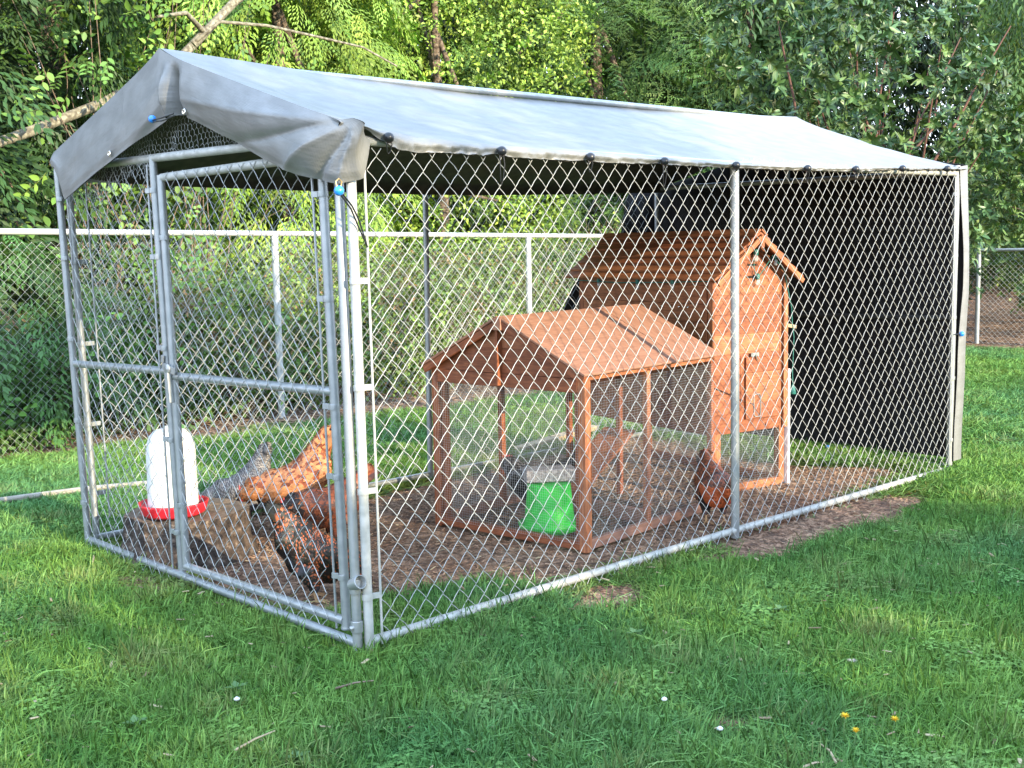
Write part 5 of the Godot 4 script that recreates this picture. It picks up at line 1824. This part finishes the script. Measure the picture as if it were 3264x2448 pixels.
	for k in 5000:                                       # leaf litter under both fences
		var right := rng.randf() < 0.6
		var x := rng.randf_range(12.4, 18.0) if right else rng.randf_range(-1.0, 8.0)
		var z := rng.randf_range(-6.0, 0.0) if right else rng.randf_range(-6.4, -4.6)
		if rng.randf() > dirt_at(x, z):
			continue
		var g := rng.randf()
		tint.push_back(Color(0.09, 0.05, 0.03).lerp(Color(0.30, 0.19, 0.11), g))
		where.push_back(Transform3D(Basis.from_euler(Vector3(rng.randf_range(-0.6, 0.6), rng.randf() * TAU, rng.randf_range(-0.6, 0.6))).scaled(Vector3(2.0, 1.0, 4.5) * rng.randf_range(0.7, 1.6)), Vector3(x, height_at(x, z) + 0.008, z)))
	var o := many("bark_litter", chip.mesh(), M.chip, where, tint)
	tag(o, "bark chips and dead leaves strewn over the bare earth", "litter")


func small_things() -> void:
	# dandelions and stray bits in the grass in front
	var n := 0
	for q in [[0.45, 1.645, 0.075, 1.0], [0.415, 1.70, 0.055, 0.5], [0.60, 1.72, 0.04, 0.7]]:
		var t := thing("dandelion", ["open yellow dandelion in the grass at the bottom right", "half closed dandelion in front of the open one", "small dandelion right of the open one"][n], "flower", Vector3(q[0], 0, q[1]))
		var b := Build.new()
		b.tube(pv([Vector3(0, -0.01, 0), Vector3(0.004, q[2] * 0.5, 0.002), Vector3(0.012, q[2], 0.0)]), 0.0022, 5)
		part("stem", b, M.green_stem, t)
		b = Build.new()
		for k in 26:
			var a := k * 2.4
			var up := 0.25 + 0.75 * (k / 26.0)
			var d := Vector3(cos(a) * (1.0 - up * 0.6) * q[3], up, sin(a) * (1.0 - up * 0.6) * q[3]).normalized()
			blade(b, Vector3(0.012, q[2], 0), d, d.cross(Vector3.UP).normalized(), 0.016, 0.0026)
		part("flower_head", b, M.yellow, t)
		n += 1
	n = 0
	for q in [[0.293, 1.121], [0.225, 1.38], [-0.62, 0.14]]:
		var t := thing("petal", ["white scrap in the grass below the long side", "second white scrap nearer the bottom edge", "white scrap in the grass left of the gate"][n], "petal", Vector3(q[0], 0.012, q[1]), n * 1.3)
		var b := Build.new()
		b.lathe(at(Vector3(0, 0.02, 0)), [[0.0, 0.0], [0.009, 0.001], [0.010, 0.006], [0.004, 0.011], [0.0, 0.012]], 9)
		part("flake", b, M.petal, t)
		n += 1
	n = 0
	for q in [[0.30, 1.69, 0.9, 0.12], [0.21, 1.70, -0.4, 0.07], [-0.75, 0.45, 0.2, 0.16], [-0.28, 0.30, -0.3, 0.13], [-0.14, -1.9, 1.1, 0.13], [-0.55, 0.98, 0.5, 0.1]]:
		var t := thing("stick", ["split pale stick at the bottom edge beside the dandelion", "short brown stick left of the split stick", "straw-coloured stick in the grass at the left edge", "brown twig lying in the grass below the gate", "yellow straw under the front bottom rail", "short straw in the grass near the bottom edge"][n], "stick", Vector3(q[0], 0.03, q[1]), q[2])
		var b := Build.new()
		b.tube(pv([Vector3(-q[3] * 0.5, 0, 0), Vector3(0, 0.008, 0.004), Vector3(q[3] * 0.5, 0.002, 0)]), 0.004, 6, 0.0022)
		part("twig", b, M.pale_wood if n != 3 else M.twig, t)
		n += 1
	# one weed with grey seed rays in the right-hand grass
	var w := thing("seed_head", "grey starry seed head in the grass at the right", "weed", Vector3(0.943, 0.055, 1.391))
	var b2 := Build.new()
	for k in 16:
		var d := (Vector3(cos(k * 2.4), 0.35, sin(k * 2.4))).normalized()
		blade(b2, Vector3.ZERO, d, d.cross(Vector3.UP).normalized(), 0.022, 0.0012)
	part("rays", b2, M.grey_wood, w)
	b2 = Build.new()
	b2.tube(pv([Vector3(0.01, -0.06, 0.0), Vector3(0.004, -0.03, 0), Vector3.ZERO]), 0.002, 5)
	part("stem", b2, M.green_stem, w)
	for q in [[-0.92, 0.05], [-0.55, 0.02], [-0.72, 0.62], [0.75, 0.62], [1.35, 0.85]]:
		var i := [-0.92, -0.55, -0.72, 0.75, 1.35].find(q[0])
		var t := thing("plantain_weed", ["flat round-leaved weed at the left edge of the lawn", "round-leaved weed in the grass below the stump", "broad weed in the lower left grass", "clover patch below the front corner of the long rail", "small weed in the grass below the covered run"][i], "weed", Vector3(q[0], 0.02, q[1]))
		var b := Build.new()
		for k in 6:
			var d := Vector3(cos(k * 1.7), 0.35 + 0.1 * k, sin(k * 1.7)).normalized()
			blade(b, Vector3(0, 0.0, 0), d, d.cross(Vector3.UP).normalized(), 0.042, 0.013)
		b.tinted = true
		for k in b.c.size():
			b.c[k] = Color(0.10, 0.19, 0.07)
		part("leaves", b, M.leaf, t)
